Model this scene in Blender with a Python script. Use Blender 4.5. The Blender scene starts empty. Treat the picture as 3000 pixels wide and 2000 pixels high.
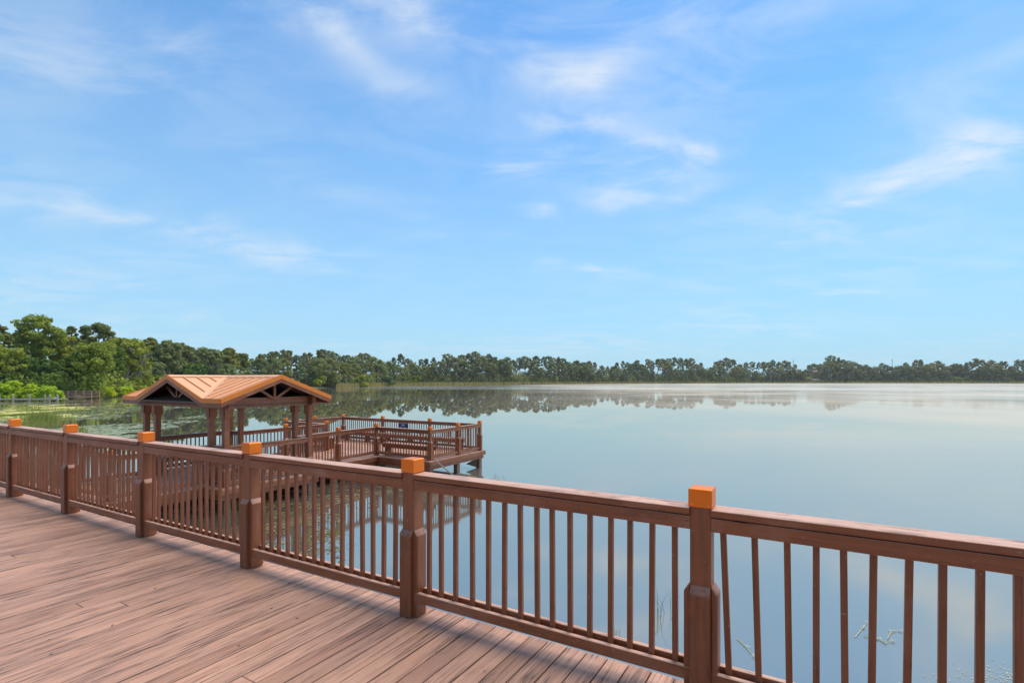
import bpy, bmesh, math, random
from mathutils import Vector, Matrix, noise
R = math.radians
sc = bpy.context.scene
COL = sc.collection

# ------------------------------------------------------------------ camera, world, sun, exposure
CAMZ = 1.75
cam_d = bpy.data.cameras.new('camera'); cam = bpy.data.objects.new('camera', cam_d); COL.objects.link(cam)
cam.location = (0, 0, CAMZ); cam.rotation_euler = (R(90), 0, 0)
cam_d.lens = 18; cam_d.sensor_width = 36; cam_d.shift_y = 114/3000
cam_d.clip_start = 0.05; cam_d.clip_end = 20000
sc.camera = cam
SUN_EL, SUN_AZ = 63, 52          # elevation, compass-like azimuth measured clockwise from +Y
w = bpy.data.worlds.new('World'); sc.world = w; w.use_nodes = True
nt = w.node_tree; N = nt.nodes; L = nt.links
N.clear()
def nd(t, **k):
    n = N.new(t)
    for a, b in k.items(): setattr(n, a, b)
    return n
out = nd('ShaderNodeOutputWorld'); bg = nd('ShaderNodeBackground')
sky = nd('ShaderNodeTexSky'); sky.sky_type = 'NISHITA'; sky.sun_disc = False
sky.sun_elevation = R(SUN_EL); sky.sun_rotation = R(SUN_AZ); sky.air_density = 1.0; sky.dust_density = 0.3; sky.ozone_density = 2.0
tc = nd('ShaderNodeTexCoord'); sep = nd('ShaderNodeSeparateXYZ'); L.new(tc.outputs['Generated'], sep.inputs[0])
def mth(op, a, b=None, c=None, clamp=False):
    n = nd('ShaderNodeMath', operation=op); n.use_clamp = clamp
    for i, v in enumerate((a, b, c)):
        if v is None: continue
        if isinstance(v, (int, float)): n.inputs[i].default_value = v
        else: L.new(v, n.inputs[i])
    return n.outputs[0]
zc = mth('MAXIMUM', sep.outputs[2], 0.0)
hz = mth('MULTIPLY', mth('POWER', mth('SUBTRACT', 1.0, zc), 1.75), 0.96)             # 1 at the horizon
# tint of the air: the photograph's sky is a clear cyan-blue that pales to the horizon
mixc = nd('ShaderNodeMix', data_type='RGBA', blend_type='MIX')
mixc.inputs[0].default_value = 0; mixc.inputs[6].default_value = (0.25, 0.70, 1.04, 1)
mul = nd('ShaderNodeMix', data_type='RGBA', blend_type='MULTIPLY'); mul.inputs[0].default_value = 1
L.new(sky.outputs[0], mul.inputs[6]); L.new(mixc.outputs[2], mul.inputs[7])
hzm = nd('ShaderNodeMix', data_type='RGBA', blend_type='MIX'); L.new(hz, hzm.inputs[0]); L.new(mul.outputs[2], hzm.inputs[6]); hzm.inputs[7].default_value = (2.35, 3.65, 4.45, 1)
# thin cirrus: noise on a plane far overhead
dz = mth('ADD', zc, 0.10)
px = mth('DIVIDE', sep.outputs[0], dz); py = mth('DIVIDE', sep.outputs[1], dz)
cmb = nd('ShaderNodeCombineXYZ'); L.new(px, cmb.inputs[0]); L.new(py, cmb.inputs[1])
mp = nd('ShaderNodeMapping'); mp.inputs['Location'].default_value = (3.1, 1.7, 0); mp.inputs['Rotation'].default_value = (0, 0, R(-22)); mp.inputs['Scale'].default_value = (0.62, 1.0, 1)
L.new(cmb.outputs[0], mp.inputs[0])
n1 = nd('ShaderNodeTexNoise'); n1.inputs['Scale'].default_value = 3.4; n1.inputs['Detail'].default_value = 10; n1.inputs['Roughness'].default_value = 0.62; n1.inputs['Distortion'].default_value = 0.5
n2 = nd('ShaderNodeTexNoise'); n2.inputs['Scale'].default_value = 0.6; n2.inputs['Detail'].default_value = 3
L.new(mp.outputs[0], n1.inputs[0]); L.new(mp.outputs[0], n2.inputs[0])
mrs = nd('ShaderNodeMapRange'); mrs.interpolation_type = 'SMOOTHSTEP'
mrs.inputs[1].default_value = 0.36; mrs.inputs[2].default_value = 0.66; mrs.inputs[3].default_value = 0; mrs.inputs[4].default_value = 1
L.new(n1.outputs[0], mrs.inputs[0])
mrb = nd('ShaderNodeMapRange'); mrb.interpolation_type = 'SMOOTHSTEP'
mrb.inputs[1].default_value = 0.42; mrb.inputs[2].default_value = 0.70; mrb.inputs[3].default_value = 0.0; mrb.inputs[4].default_value = 1
L.new(n2.outputs[0], mrb.inputs[0])
# banks of cirrus at the compass bearings and heights where they hang (degrees), each broken up by the noise
AZ = mth('MULTIPLY', mth('ARCTAN2', sep.outputs[0], sep.outputs[1]), 57.2958); EL = mth('MULTIPLY', mth('ARCSINE', sep.outputs[2]), 57.2958)
wob = nd('ShaderNodeTexNoise'); wob.inputs['Scale'].default_value = 7; wob.inputs['Detail'].default_value = 4; L.new(tc.outputs['Generated'], wob.inputs[0])
wsp = nd('ShaderNodeSeparateXYZ'); L.new(wob.outputs['Color'], wsp.inputs[0])
AZ = mth('ADD', AZ, mth('MULTIPLY', mth('SUBTRACT', wsp.outputs[0], .5), 9.0)); EL = mth('ADD', EL, mth('MULTIPLY', mth('SUBTRACT', wsp.outputs[1], .5), 5.0))
BANKS = [(-22.4,33.5,8.5,1.6,-20,.75),(-9.2,35.0,8,1.7,-5,.62),(7.0,31,5.2,1.9,0,.85),(15.2,21.5,6,1.5,14,.95),(9.6,26.8,2.8,1.1,0,.6),(4.6,27,2.2,.9,0,.45),(2.3,23.6,3.4,1.2,8,.6),(17,24.0,4.6,.9,-16,.65),
 (12.9,18.8,4.4,1.0,0,.6),(2.3,18.1,2.7,.8,-10,.7),(18.5,19.6,3.0,1.2,0,.6),(40.8,18.5,8,3.2,14,.62),(43.5,19.5,3.4,1.8,8,.6),(35,16.5,4.8,1.3,20,.7),(23.4,15.7,5.5,1.2,0,.4),(31,13.5,6.8,1.0,4,.4),
 (-29,13.8,11.5,1.5,-7,.55),(-41,13.9,5.5,.9,0,.5),(-43,25,9,2.6,8,.35),(-33.7,29.5,4,1.1,0,.35),(3.4,12.6,2.0,.7,-16,.65),(10.5,11.1,3.0,.6,-8,.6),(-31,6.2,1.8,.5,0,.55),(33.2,7.6,3.8,.4,0,.45),(-13,29.5,4.4,1.5,0,.3),(42,24,6,1.6,10,.4),(32,33,7,1.4,6,.35),(20,33.5,5,1.2,0,.3),(-6,16,7,1.6,0,.2),(24,10,9,1.2,0,.22),(-20,20,9,1.5,-12,.2)]
tot = None
for (a_, e_, ra, re, ro, st) in BANKS:
    dx = mth('SUBTRACT', AZ, a_); dy = mth('SUBTRACT', EL, e_); c_, s_ = math.cos(R(ro)), math.sin(R(ro))
    u_ = mth('MULTIPLY', mth('ADD', mth('MULTIPLY', dx, c_), mth('MULTIPLY', dy, s_)), 1/ra); v_ = mth('MULTIPLY', mth('SUBTRACT', mth('MULTIPLY', dy, c_), mth('MULTIPLY', dx, s_)), 1/re)
    q_ = mth('MULTIPLY', mth('EXPONENT', mth('MULTIPLY', mth('ADD', mth('MULTIPLY', u_, u_), mth('MULTIPLY', v_, v_)), -1.0)), st)
    tot = q_ if tot is None else mth('ADD', tot, q_)
cf = mth('MULTIPLY', tot, mth('ADD', mth('MULTIPLY', mrs.outputs[0], 0.60), 0.14))
cf = mth('ADD', cf, mth('ADD', mth('MULTIPLY', mth('MULTIPLY', mrb.outputs[0], mrs.outputs[0]), 0.26), mth('MULTIPLY', mrs.outputs[0], 0.05)), clamp=True)
mro = nd('ShaderNodeMapRange'); mro.interpolation_type = 'SMOOTHSTEP'      # overcast added overhead, out of view, to neutralise the ambient light
mro.inputs[1].default_value = 0.60; mro.inputs[2].default_value = 0.86; mro.inputs[3].default_value = 0; mro.inputs[4].default_value = 0.85
L.new(zc, mro.inputs[0]); cf = mth('MAXIMUM', cf, mro.outputs[0])
cm = nd('ShaderNodeMix', data_type='RGBA', blend_type='MIX'); L.new(cf, cm.inputs[0])
L.new(hzm.outputs[2], cm.inputs[6]); cm.inputs[7].default_value = (4.1, 4.45, 4.8, 1)
L.new(cm.outputs[2], bg.inputs[0]); bg.inputs[1].default_value = 0.10
L.new(bg.outputs[0], out.inputs[0])
sd = bpy.data.lights.new('sun', 'SUN'); sd.energy = 1.95; sd.angle = R(50); sd.color = (1, 0.88, 0.73)
so = bpy.data.objects.new('sun', sd); COL.objects.link(so)
az = R(SUN_AZ); el = R(SUN_EL)
sv = Vector((math.sin(az)*math.cos(el), math.cos(az)*math.cos(el), math.sin(el)))
so.rotation_euler = sv.to_track_quat('Z', 'Y').to_euler(); so.location = sv*60
sc.view_settings.view_transform = 'Standard'; sc.view_settings.look = 'None'
sc.view_settings.exposure = 1.0; sc.view_settings.gamma = 1
sc.view_settings.use_curve_mapping = False

# ------------------------------------------------------------------ frames and helpers
# boardwalk frame: a runs along the boardwalk to the right, v out over the lake
CA, SA = 0.8586, -0.5125
ANG = math.atan2(SA, CA)
WATER = -1.62; PD = -0.96
def W(a, v, z=0.0): return Vector((a*CA + v*0.5125, a*SA + v*0.8586, z))
def at_px(x, y, z):            # where the photograph's pixel meets the level z (used to measure positions)
    Z = (CAMZ - z)*1500/(y - 1114); return Vector(((x-1500)/1500*Z, Z, z))
class MB:
    def __init__(s): s.v = []; s.f = []
    def add(s, vs, fs):
        n = len(s.v); s.v += [tuple(p) for p in vs]; s.f += [tuple(i+n for i in f) for f in fs]
    BF = [(0,3,2,1),(4,5,6,7),(0,1,5,4),(1,2,6,5),(2,3,7,6),(3,0,4,7)]
    def box(s, x0, x1, y0, y1, z0, z1):
        s.add([(x0,y0,z0),(x1,y0,z0),(x1,y1,z0),(x0,y1,z0),(x0,y0,z1),(x1,y0,z1),(x1,y1,z1),(x0,y1,z1)], MB.BF)
    def beam(s, p, q, wd, ht, up=Vector((0,0,1)), sh=0.0, shz=0.0):
        p = Vector(p); q = Vector(q); d = (q-p).normalized()
        side = d.cross(up).normalized(); u2 = side.cross(d).normalized()
        o = side*(-sh) + u2*shz
        c = []
        for e in (p, q):
            for a, b in ((-1,-1),(1,-1),(1,1),(-1,1)): c.append(e + o + side*(a*wd/2) + u2*(b*ht/2))
        s.add(c, [(0,1,2,3),(7,6,5,4),(0,4,5,1),(1,5,6,2),(2,6,7,3),(3,7,4,0)])
    def frustum(s, cx, cy, z0, z1, r0, r1):
        s.add([(cx-r0,cy-r0,z0),(cx+r0,cy-r0,z0),(cx+r0,cy+r0,z0),(cx-r0,cy+r0,z0),(cx-r1,cy-r1,z1),(cx+r1,cy-r1,z1),(cx+r1,cy+r1,z1),(cx-r1,cy+r1,z1)], MB.BF)
    def tube(s, pts, rad, n=6):
        rings = []
        for i, p in enumerate(pts):
            p = Vector(p); a = Vector(pts[max(i-1,0)]); b = Vector(pts[min(i+1,len(pts)-1)])
            d = (b-a).normalized(); x = d.orthogonal().normalized(); y = d.cross(x)
            rings.append([p + (x*math.cos(2*math.pi*k/n) + y*math.sin(2*math.pi*k/n))*rad[i] for k in range(n)])
        vs = [q for r in rings for q in r]; fs = []
        for i in range(len(pts)-1):
            for k in range(n): fs.append((i*n+k, i*n+(k+1)%n, (i+1)*n+(k+1)%n, (i+1)*n+k))
        fs.append(tuple(range(n))[::-1]); fs.append(tuple((len(pts)-1)*n+k for k in range(n)))
        s.add(vs, fs)
    def mesh(s, name, off=(0,0,0)):
        me = bpy.data.meshes.new(name); o = Vector(off)
        me.from_pydata([tuple(Vector(p)-o) for p in s.v], [], s.f); me.update(); return me
def recalc(me):
    bm = bmesh.new(); bm.from_mesh(me); bmesh.ops.recalc_face_normals(bm, faces=bm.faces); bm.to_mesh(me); bm.free()
def tag(o, label=None, cat=None, group=None, kind=None):
    if label: o['label'] = label
    if cat: o['category'] = cat
    if group: o['group'] = group
    if kind: o['kind'] = kind
    return o
def empty(name, loc, rz=0.0):
    o = bpy.data.objects.new(name, None); COL.objects.link(o); o.location = loc; o.rotation_euler = (0, 0, rz); o.empty_display_size = .2
    return o
class Thing:                       # an Empty in the boardwalk frame; parts are given in (a, v, z)
    def __init__(s, name, a, v, z, label, cat, group=None):
        s.o = empty(name, W(a, v, z), ANG); s.off = (a, v, z); tag(s.o, label, cat, group)
    def part(s, name, mb, mat, parent=None, bev=0.0, label=None, kind=None):
        me = mb.mesh(name, s.off); me.materials.append(mat)
        o = bpy.data.objects.new(name, me); COL.objects.link(o); o.parent = parent or s.o
        if bev: m = o.modifiers.new('bevel', 'BEVEL'); m.width = bev; m.segments = 1; m.limit_method = 'ANGLE'
        if label: o['label'] = label
        if kind: o['kind'] = kind
        return o
def obj(name, mb, mat, parent=None, loc=(0,0,0), smooth=False):
    me = mb.mesh(name); me.materials.append(mat)
    if smooth: me.polygons.foreach_set('use_smooth', [True]*len(me.polygons))
    o = bpy.data.objects.new(name, me); COL.objects.link(o); o.location = loc
    if parent: o.parent = parent
    return o

# ------------------------------------------------------------------ materials
def mat(name):
    m = bpy.data.materials.new(name); m.use_nodes = True; t = m.node_tree; t.nodes.clear()
    o = t.nodes.new('ShaderNodeOutputMaterial'); p = t.nodes.new('ShaderNodeBsdfPrincipled'); t.links.new(p.outputs[0], o.inputs[0])
    return m, t, p, o
def ramp(t, src, stops):
    r = t.nodes.new('ShaderNodeValToRGB'); e = r.color_ramp.elements
    while len(e) > 1: e.remove(e[-1])
    e[0].position = stops[0][0]; e[0].color = (*stops[0][1], 1)
    for p, c in stops[1:]:
        x = e.new(p); x.color = (*c, 1)
    t.links.new(src, r.inputs[0]); return r.outputs[0]
def tmath(t, op, a, b=None, clamp=False):
    n = t.nodes.new('ShaderNodeMath'); n.operation = op; n.use_clamp = clamp
    for i, v in enumerate((a, b)):
        if v is None: continue
        if isinstance(v, (int, float)): n.inputs[i].default_value = v
        else: t.links.new(v, n.inputs[i])
    return n.outputs[0]
def mixrgb(t, f, a, b, mode='MIX'):
    n = t.nodes.new('ShaderNodeMix'); n.data_type = 'RGBA'; n.blend_type = mode
    for i, v in ((0, f), (6, a), (7, b)):
        if isinstance(v, (int, float)): n.inputs[i].default_value = v
        elif isinstance(v, tuple): n.inputs[i].default_value = (*v, 1)
        else: t.links.new(v, n.inputs[i])
    return n.outputs[2]
def noise_n(t, vec, scale, detail=4, rough=.55, dist=0.0):
    n = t.nodes.new('ShaderNodeTexNoise'); n.inputs['Scale'].default_value = scale; n.inputs['Detail'].default_value = detail
    n.inputs['Roughness'].default_value = rough; n.inputs['Distortion'].default_value = dist
    t.links.new(vec, n.inputs[0]); return n.outputs[0]
def coords(t, scale=(1,1,1), kind='Object'):
    c = t.nodes.new('ShaderNodeTexCoord'); m = t.nodes.new('ShaderNodeMapping'); m.inputs['Scale'].default_value = scale
    t.links.new(c.outputs[kind], m.inputs[0]); return m.outputs[0]
def island_shift(t, vec, amt=40.0):
    g = t.nodes.new('ShaderNodeNewGeometry'); v = t.nodes.new('ShaderNodeVectorMath'); v.operation = 'ADD'
    c = t.nodes.new('ShaderNodeCombineXYZ'); s = tmath(t, 'MULTIPLY', g.outputs['Random Per Island'], amt)
    for i in range(3): t.links.new(s, c.inputs[i])
    t.links.new(vec, v.inputs[0]); t.links.new(c.outputs[0], v.inputs[1]); return v.outputs[0], g.outputs['Random Per Island']

def painted_wood(name, axis, base=(.235, .071, .026), worn=(.56, .35, .26), wear_sheen=.58, rough=.46, cracks=.5):
    """brown porch paint over timber, grain along one object axis; paler by weathering and painted top sheen, split along the grain"""
    m, t, p, o = mat(name)
    s = [1, 1, 1]; s[axis] = .045
    vec0 = coords(t, tuple(x*22 for x in s)); vec, rnd = island_shift(t, vec0)
    g1 = noise_n(t, vec, 1.6, 6, .65); g2 = noise_n(t, vec, 5.0, 3, .6)
    vb, _ = island_shift(t, coords(t, (2.2, 2.2, 2.2)), 9.0)
    big = noise_n(t, vb, 1.0, 4, .6)
    tone = mixrgb(t, tmath(t, 'MULTIPLY', tmath(t, 'SUBTRACT', g1, .25), 1.7, clamp=True), tuple(c*.66 for c in base), tuple(c*1.30 for c in base))
    # upward faces paler: sky sheen painted into the colour on top of weathering
    geo = t.nodes.new('ShaderNodeNewGeometry'); sx = t.nodes.new('ShaderNodeSeparateXYZ'); t.links.new(geo.outputs['Normal'], sx.inputs[0])
    upf = tmath(t, 'MULTIPLY', tmath(t, 'MAXIMUM', sx.outputs[2], 0.0), 1.0)
    wf = tmath(t, 'MULTIPLY', tmath(t, 'ADD', tmath(t, 'MULTIPLY', upf, .85), tmath(t, 'MULTIPLY', tmath(t, 'SUBTRACT', big, .5), .9)), wear_sheen*1.6, clamp=True)
    col = mixrgb(t, wf, tone, worn)
    cr = ramp(t, g2, [(0.0, (0,0,0)), (.30, (0,0,0)), (.345, (1,1,1)), (1, (1,1,1))])
    cm = tmath(t, 'SUBTRACT', 1.0, cr)
    cm = tmath(t, 'MULTIPLY', cm, cracks)
    col = mixrgb(t, cm, col, (.045, .022, .016))
    sL = [28, 28, 28]; sL[axis] = .8
    vL, _ = island_shift(t, coords(t, tuple(sL)), 23); nl = noise_n(t, vL, 1.0, 3, .6, .3)
    ln_ = tmath(t, 'SUBTRACT', 1.0, tmath(t, 'MULTIPLY', tmath(t, 'ABSOLUTE', tmath(t, 'SUBTRACT', nl, .5)), 20.0), clamp=True)
    pt = ramp(t, noise_n(t, vb, 2.3, 4, .6), [(.44, (0,0,0)), (.60, (1,1,1))])
    lm = tmath(t, 'MULTIPLY', ln_, tmath(t, 'MULTIPLY', pt, tmath(t, 'ADD', tmath(t, 'MULTIPLY', upf, .6), .45)), clamp=True)
    col = mixrgb(t, lm, col, (.05,.025,.018))
    chips = ramp(t, noise_n(t, coords(t, (55, 55, 55)), 1.0, 2, .5), [(.70, (0,0,0)), (.74, (1,1,1))])
    col = mixrgb(t, tmath(t, 'MULTIPLY', chips, .55), col, (.42,.27,.20))
    jit = ramp(t, rnd, [(0, (.80,.80,.80)), (1, (1.16, 1.13, 1.10))])
    col = mixrgb(t, 1.0, col, jit, 'MULTIPLY')
    t.links.new(col, p.inputs['Base Color']); p.inputs['Roughness'].default_value = rough
    b = t.nodes.new('ShaderNodeBump'); b.inputs['Strength'].default_value = .55; b.inputs['Distance'].default_value = .0025
    h = tmath(t, 'SUBTRACT', g1, tmath(t, 'MULTIPLY', cm, .8)); t.links.new(h, b.inputs['Height']); t.links.new(b.outputs[0], p.inputs['Normal'])
    return m
W_A = painted_wood('painted_rail_wood', 0)
W_V = painted_wood('painted_cross_wood', 1)
W_Z = painted_wood('painted_post_wood', 2, wear_sheen=.32)
W_DK = painted_wood('shaded_soffit_wood', 0, base=(.03,.016,.012), worn=(.05,.03,.02), wear_sheen=.3)
W_GREY = painted_wood('weathered_board', 0, base=(.33,.26,.23), worn=(.50,.43,.39), wear_sheen=.5, cracks=.5)

def deck_mat(name, axis, tint=1.0):
    m, t, p, o = mat(name)
    s = [1, 1, 1]; s[axis] = .03
    v1, rnd = island_shift(t, coords(t, tuple(x*26 for x in s)), 60)
    s2 = [1, 1, 1]; s2[axis] = .10
    v2, _ = island_shift(t, coords(t, tuple(x*5 for x in s2)), 3.0)
    v3 = coords(t, (.55, .55, .55))
    g1 = noise_n(t, v1, 1.3, 7, .68); g2 = noise_n(t, v1, 3.4, 4, .62, .4)
    st = noise_n(t, v2, 1.0, 5, .62); big = noise_n(t, v3, 1.0, 3, .5)
    base = ramp(t, g1, [(.25, (.37*tint,.198*tint,.132*tint)), (.5, (.46*tint,.260*tint,.180*tint)), (.75, (.56*tint,.333*tint,.238*tint))])
    jit = ramp(t, rnd, [(0, (.78,.74,.72)), (.5, (1,1,1)), (1, (1.12,1.11,1.10))])
    col = mixrgb(t, 1.0, base, jit, 'MULTIPLY')
    bj = ramp(t, big, [(.3, (.88,.85,.84)), (.7, (1.10,1.09,1.09))]); col = mixrgb(t, 1.0, col, bj, 'MULTIPLY')
    # grey mildewed streaks and open splits, long ones, in some boards only
    thr = tmath(t, 'ADD', tmath(t, 'MULTIPLY', tmath(t, 'SUBTRACT', st, .5), 1.1), tmath(t, 'MULTIPLY', tmath(t, 'SUBTRACT', rnd, .5), .10))
    streak = ramp(t, thr, [(.0, (0,0,0)), (.04, (0,0,0)), (.24, (1,1,1))])
    splits = ramp(t, g2, [(.0, (1,1,1)), (.375, (1,1,1)), (.415, (0,0,0)), (1, (0,0,0))])
    sp = tmath(t, 'MULTIPLY', splits, tmath(t, 'ADD', .42, tmath(t, 'MULTIPLY', streak, .60)), clamp=True)
    col = mixrgb(t, tmath(t, 'MULTIPLY', streak, .38), col, (.15, .09, .07))
    col = mixrgb(t, sp, col, (.035, .018, .014))
    vL, _ = island_shift(t, coords(t, tuple((.75 if i == axis else 34) for i in range(3))), 31)
    nl = noise_n(t, vL, 1.0, 3, .6, .25)
    ln_ = tmath(t, 'SUBTRACT', 1.0, tmath(t, 'MULTIPLY', tmath(t, 'ABSOLUTE', tmath(t, 'SUBTRACT', nl, .5)), 21.0), clamp=True)
    vM, _ = island_shift(t, coords(t, tuple((1.3 if i == axis else 7) for i in range(3))), 17)
    nm_ = noise_n(t, vM, 1.0, 4, .6)
    patch = ramp(t, nm_, [(.47, (0,0,0)), (.56, (1,1,1))])
    lm = tmath(t, 'MULTIPLY', ln_, tmath(t, 'ADD', tmath(t, 'MULTIPLY', patch, .72), .20), clamp=True)
    col = mixrgb(t, tmath(t, 'MULTIPLY', patch, .22), col, (.26,.135,.095))
    kn = noise_n(t, coords(t, tuple((9 if i == axis else 22) for i in range(3))), 1.0, 2, .5)
    kf = ramp(t, kn, [(.735, (0,0,0)), (.765, (1,1,1))]); lm = tmath(t, 'MAXIMUM', lm, tmath(t, 'MULTIPLY', kf, .8))
    col = mixrgb(t, lm, col, (.030,.016,.013))
    t.links.new(col, p.inputs['Base Color'])
    rg = ramp(t, g1, [(.3, (.62,)*3), (.7, (.40,)*3)]); t.links.new(rg, p.inputs['Roughness'])
    b = t.nodes.new('ShaderNodeBump'); b.inputs['Strength'].default_value = .5; b.inputs['Distance'].default_value = .003
    h = tmath(t, 'SUBTRACT', g1, sp); t.links.new(h, b.inputs['Height']); t.links.new(b.outputs[0], p.inputs['Normal'])
    return m
DECK = deck_mat('faded_deck_boards', 1)
DECK_X = deck_mat('faded_pier_boards', 0, 1.1)

def simple(name, col, rough=.6, metal=0.0, var=.15, scale=6.0, emis=None):
    m, t, p, o = mat(name)
    n = noise_n(t, coords(t), scale, 5, .6)
    c = mixrgb(t, n, tuple(x*(1-var*1.6) for x in col), tuple(min(1, x*(1+var*1.6)) for x in col))
    t.links.new(c, p.inputs['Base Color']); p.inputs['Roughness'].default_value = rough; p.inputs['Metallic'].default_value = metal
    return m
def copper_mat(name, col, rough, metal):
    m, t, p, o = mat(name)
    n = noise_n(t, coords(t), 9, 5, .6); n2 = noise_n(t, coords(t, (40, 40, 40)), 1, 3, .6)
    c = mixrgb(t, n, tuple(x*.86 for x in col), tuple(min(1, x*1.08) for x in col)); t.links.new(c, p.inputs['Base Color'])
    r = ramp(t, n2, [(.3, (rough*.8,)*3), (.7, (rough*1.3,)*3)]); t.links.new(r, p.inputs['Roughness'])
    p.inputs['Metallic'].default_value = metal
    b = t.nodes.new('ShaderNodeBump'); b.inputs['Strength'].default_value = .12; b.inputs['Distance'].default_value = .002
    t.links.new(n, b.inputs['Height']); t.links.new(b.outputs[0], p.inputs['Normal'])
    return m
COPPER = copper_mat('copper_cap', (.84, .20, .015), .36, .50)
ROOF = copper_mat('copper_roof', (.80, .42, .22), .42, .20)
TRIM = copper_mat('copper_trim', (.72, .21, .03), .40, .35)
STEEL = simple('screw_steel', (.75, .72, .68), .35, .9)
NAVY = simple('sign_navy', (.015, .018, .10), .4, 0, .1)
WHITE = simple('sign_white', (.80, .80, .80), .5, 0, .03)
SKYB = simple('sign_pale_blue', (.30, .45, .60), .5, 0, .05)

def foliage(name, dark, light, spread=.5):
    m, t, p, o = mat(name)
    g = t.nodes.new('ShaderNodeNewGeometry'); oi = t.nodes.new('ShaderNodeObjectInfo')
    cl = noise_n(t, coords(t), .35, 3, .6)
    f = tmath(t, 'ADD', tmath(t, 'MULTIPLY', g.outputs['Random Per Island'], .55), tmath(t, 'MULTIPLY', tmath(t, 'SUBTRACT', cl, .25), .75), clamp=True)
    c = mixrgb(t, f, dark, light)
    hs = ramp(t, oi.outputs['Random'], [(0, (.82,.90,.9)), (.5, (1,1,1)), (1, (1.22,1.08,.85))]); c = mixrgb(t, 1.0, c, hs, 'MULTIPLY')
    p.inputs['Roughness'].default_value = .7; p.inputs['Specular IOR Level'].default_value = .25; t.links.new(c, p.inputs['Base Color'])
    tr = t.nodes.new('ShaderNodeBsdfTranslucent'); t.links.new(c, tr.inputs[0])
    mx = t.nodes.new('ShaderNodeMixShader'); mx.inputs[0].default_value = .38
    t.links.new(p.outputs[0], mx.inputs[1]); t.links.new(tr.outputs[0], mx.inputs[2]); t.links.new(mx.outputs[0], o.inputs[0])
    return m
F_NEAR = foliage('leaves_near_green', (.12,.17,.022), (.50,.56,.08))
F_DEEP = foliage('leaves_deep_green', (.05,.10,.022), (.22,.35,.06))
F_LIME = foliage('leaves_bright_lime', (.24,.38,.015), (.64,.76,.03))
F_PINE = foliage('leaves_pine', (.11,.14,.04), (.36,.40,.12))
F_MID = foliage('leaves_mid_shore', (.13,.17,.06), (.34,.39,.14))
F_FAR = foliage('leaves_far_shore', (.15,.175,.08), (.33,.37,.17))
F_MOSS = foliage('grey_moss', (.15,.16,.12), (.32,.33,.27))
F_REED = foliage('reed_stems', (.26,.23,.08), (.62,.50,.20))
F_GRASS = foliage('water_grass_blades', (.12,.17,.03), (.45,.46,.12))
BARK = simple('bark_grey', (.20,.175,.15), .85, 0, .25, 3)
BARKP = simple('bark_pale', (.40,.36,.31), .85, 0, .2, 3)
PILE = painted_wood('pile_wood', 2, base=(.14,.085,.065), worn=(.24,.17,.14), wear_sheen=.4)

# ------------------------------------------------------------------ water, ground
def shoreZ(x):   # depth along the view axis of the shoreline under pixel column x
    P = [(-3000,60),(-1200,52),(-600,56),(0,86),(180,90),(290,112),(450,142),(700,185),(900,218),(1000,240),(1200,335),(1500,400),(1700,470),(2200,640),(2600,640),(3000,600),(3600,480),(6000,330)]
    if x <= P[0][0]: return P[0][1]
    for (x0,a),(x1,b) in zip(P, P[1:]):
        if x <= x1: return a + (b-a)*(x-x0)/(x1-x0)
    return P[-1][1]
def shoreR(th):  # th clockwise from +Y
    th = (th + math.pi) % (2*math.pi) - math.pi
    c = math.cos(th)
    if c > .28:
        x = 1500 + 1500*math.tan(th); return shoreZ(x)/c
    # beside and behind the camera the bank closes in under the boardwalk
    edgeL = shoreZ(1500 - 1500*math.tan(math.acos(.28)))/.28; edgeR = shoreZ(1500 + 1500*math.tan(math.acos(.28)))/.28
    k = (.28 - c)/1.28; k = min(1, k*2.2)
    e = edgeL if th < 0 else edgeR
    return e*(1-k)**2 + 14*(1-(1-k)**2)
m, t, p, o = mat('ground_soil')
n = noise_n(t, coords(t), .25, 6, .6)
c = ramp(t, n, [(.3, (.055,.060,.022)), (.55, (.09,.11,.035)), (.75, (.14,.13,.07))]); t.links.new(c, p.inputs['Base Color']); p.inputs['Roughness'].default_value = .95
GROUND = m
def ground():
    mb = MB(); NA = 360
    rel = [-1e9, -60, -20, -6, -1.5, 1.0, 4, 14, 60, 300, 2500, 9000]
    hts = [-4.5, -4.5, -4.0, -3.0, -1.95, -1.45, -1.15, -.75, -.3, .5, 1.0, 1.0]
    for i in range(NA):
        th = 2*math.pi*i/NA; Rr = shoreR(th) + 2.5*math.sin(th*37)+1.5*math.sin(th*91+1)
        for k, d in enumerate(rel):
            r = .5 if k == 0 else max(Rr + d, 1.0 + k*.3)
            if k: 
                if Rr + d < 1.0 + k*.3: z = hts[k]
                else: z = hts[k]
            else: z = hts[0] if Rr > 40 else -4.5
            mb.v.append((r*math.sin(th), r*math.cos(th), z))
    K = len(rel)
    for i in range(NA):
        j = (i+1) % NA
        for k in range(K-1): mb.f.append((i*K+k, j*K+k, j*K+k+1, i*K+k+1))
    mb.f.append(tuple(i*K for i in range(NA)))
    o = obj('ground', mb, GROUND); recalc(o.data)
    if o.data.polygons[5].normal.z < 0: o.data.flip_normals()
    tag(o, kind='structure')
ground()
m, t, p, o = mat('lake_water')
t.nodes.remove(p)
vec = coords(t)
sx = t.nodes.new('ShaderNodeSeparateXYZ'); t.links.new(vec, sx.inputs[0])
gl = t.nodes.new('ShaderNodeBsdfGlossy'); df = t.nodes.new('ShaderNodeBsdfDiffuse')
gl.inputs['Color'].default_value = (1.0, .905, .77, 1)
df.inputs['Color'].default_value = (.58, .54, .47, 1)
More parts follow.
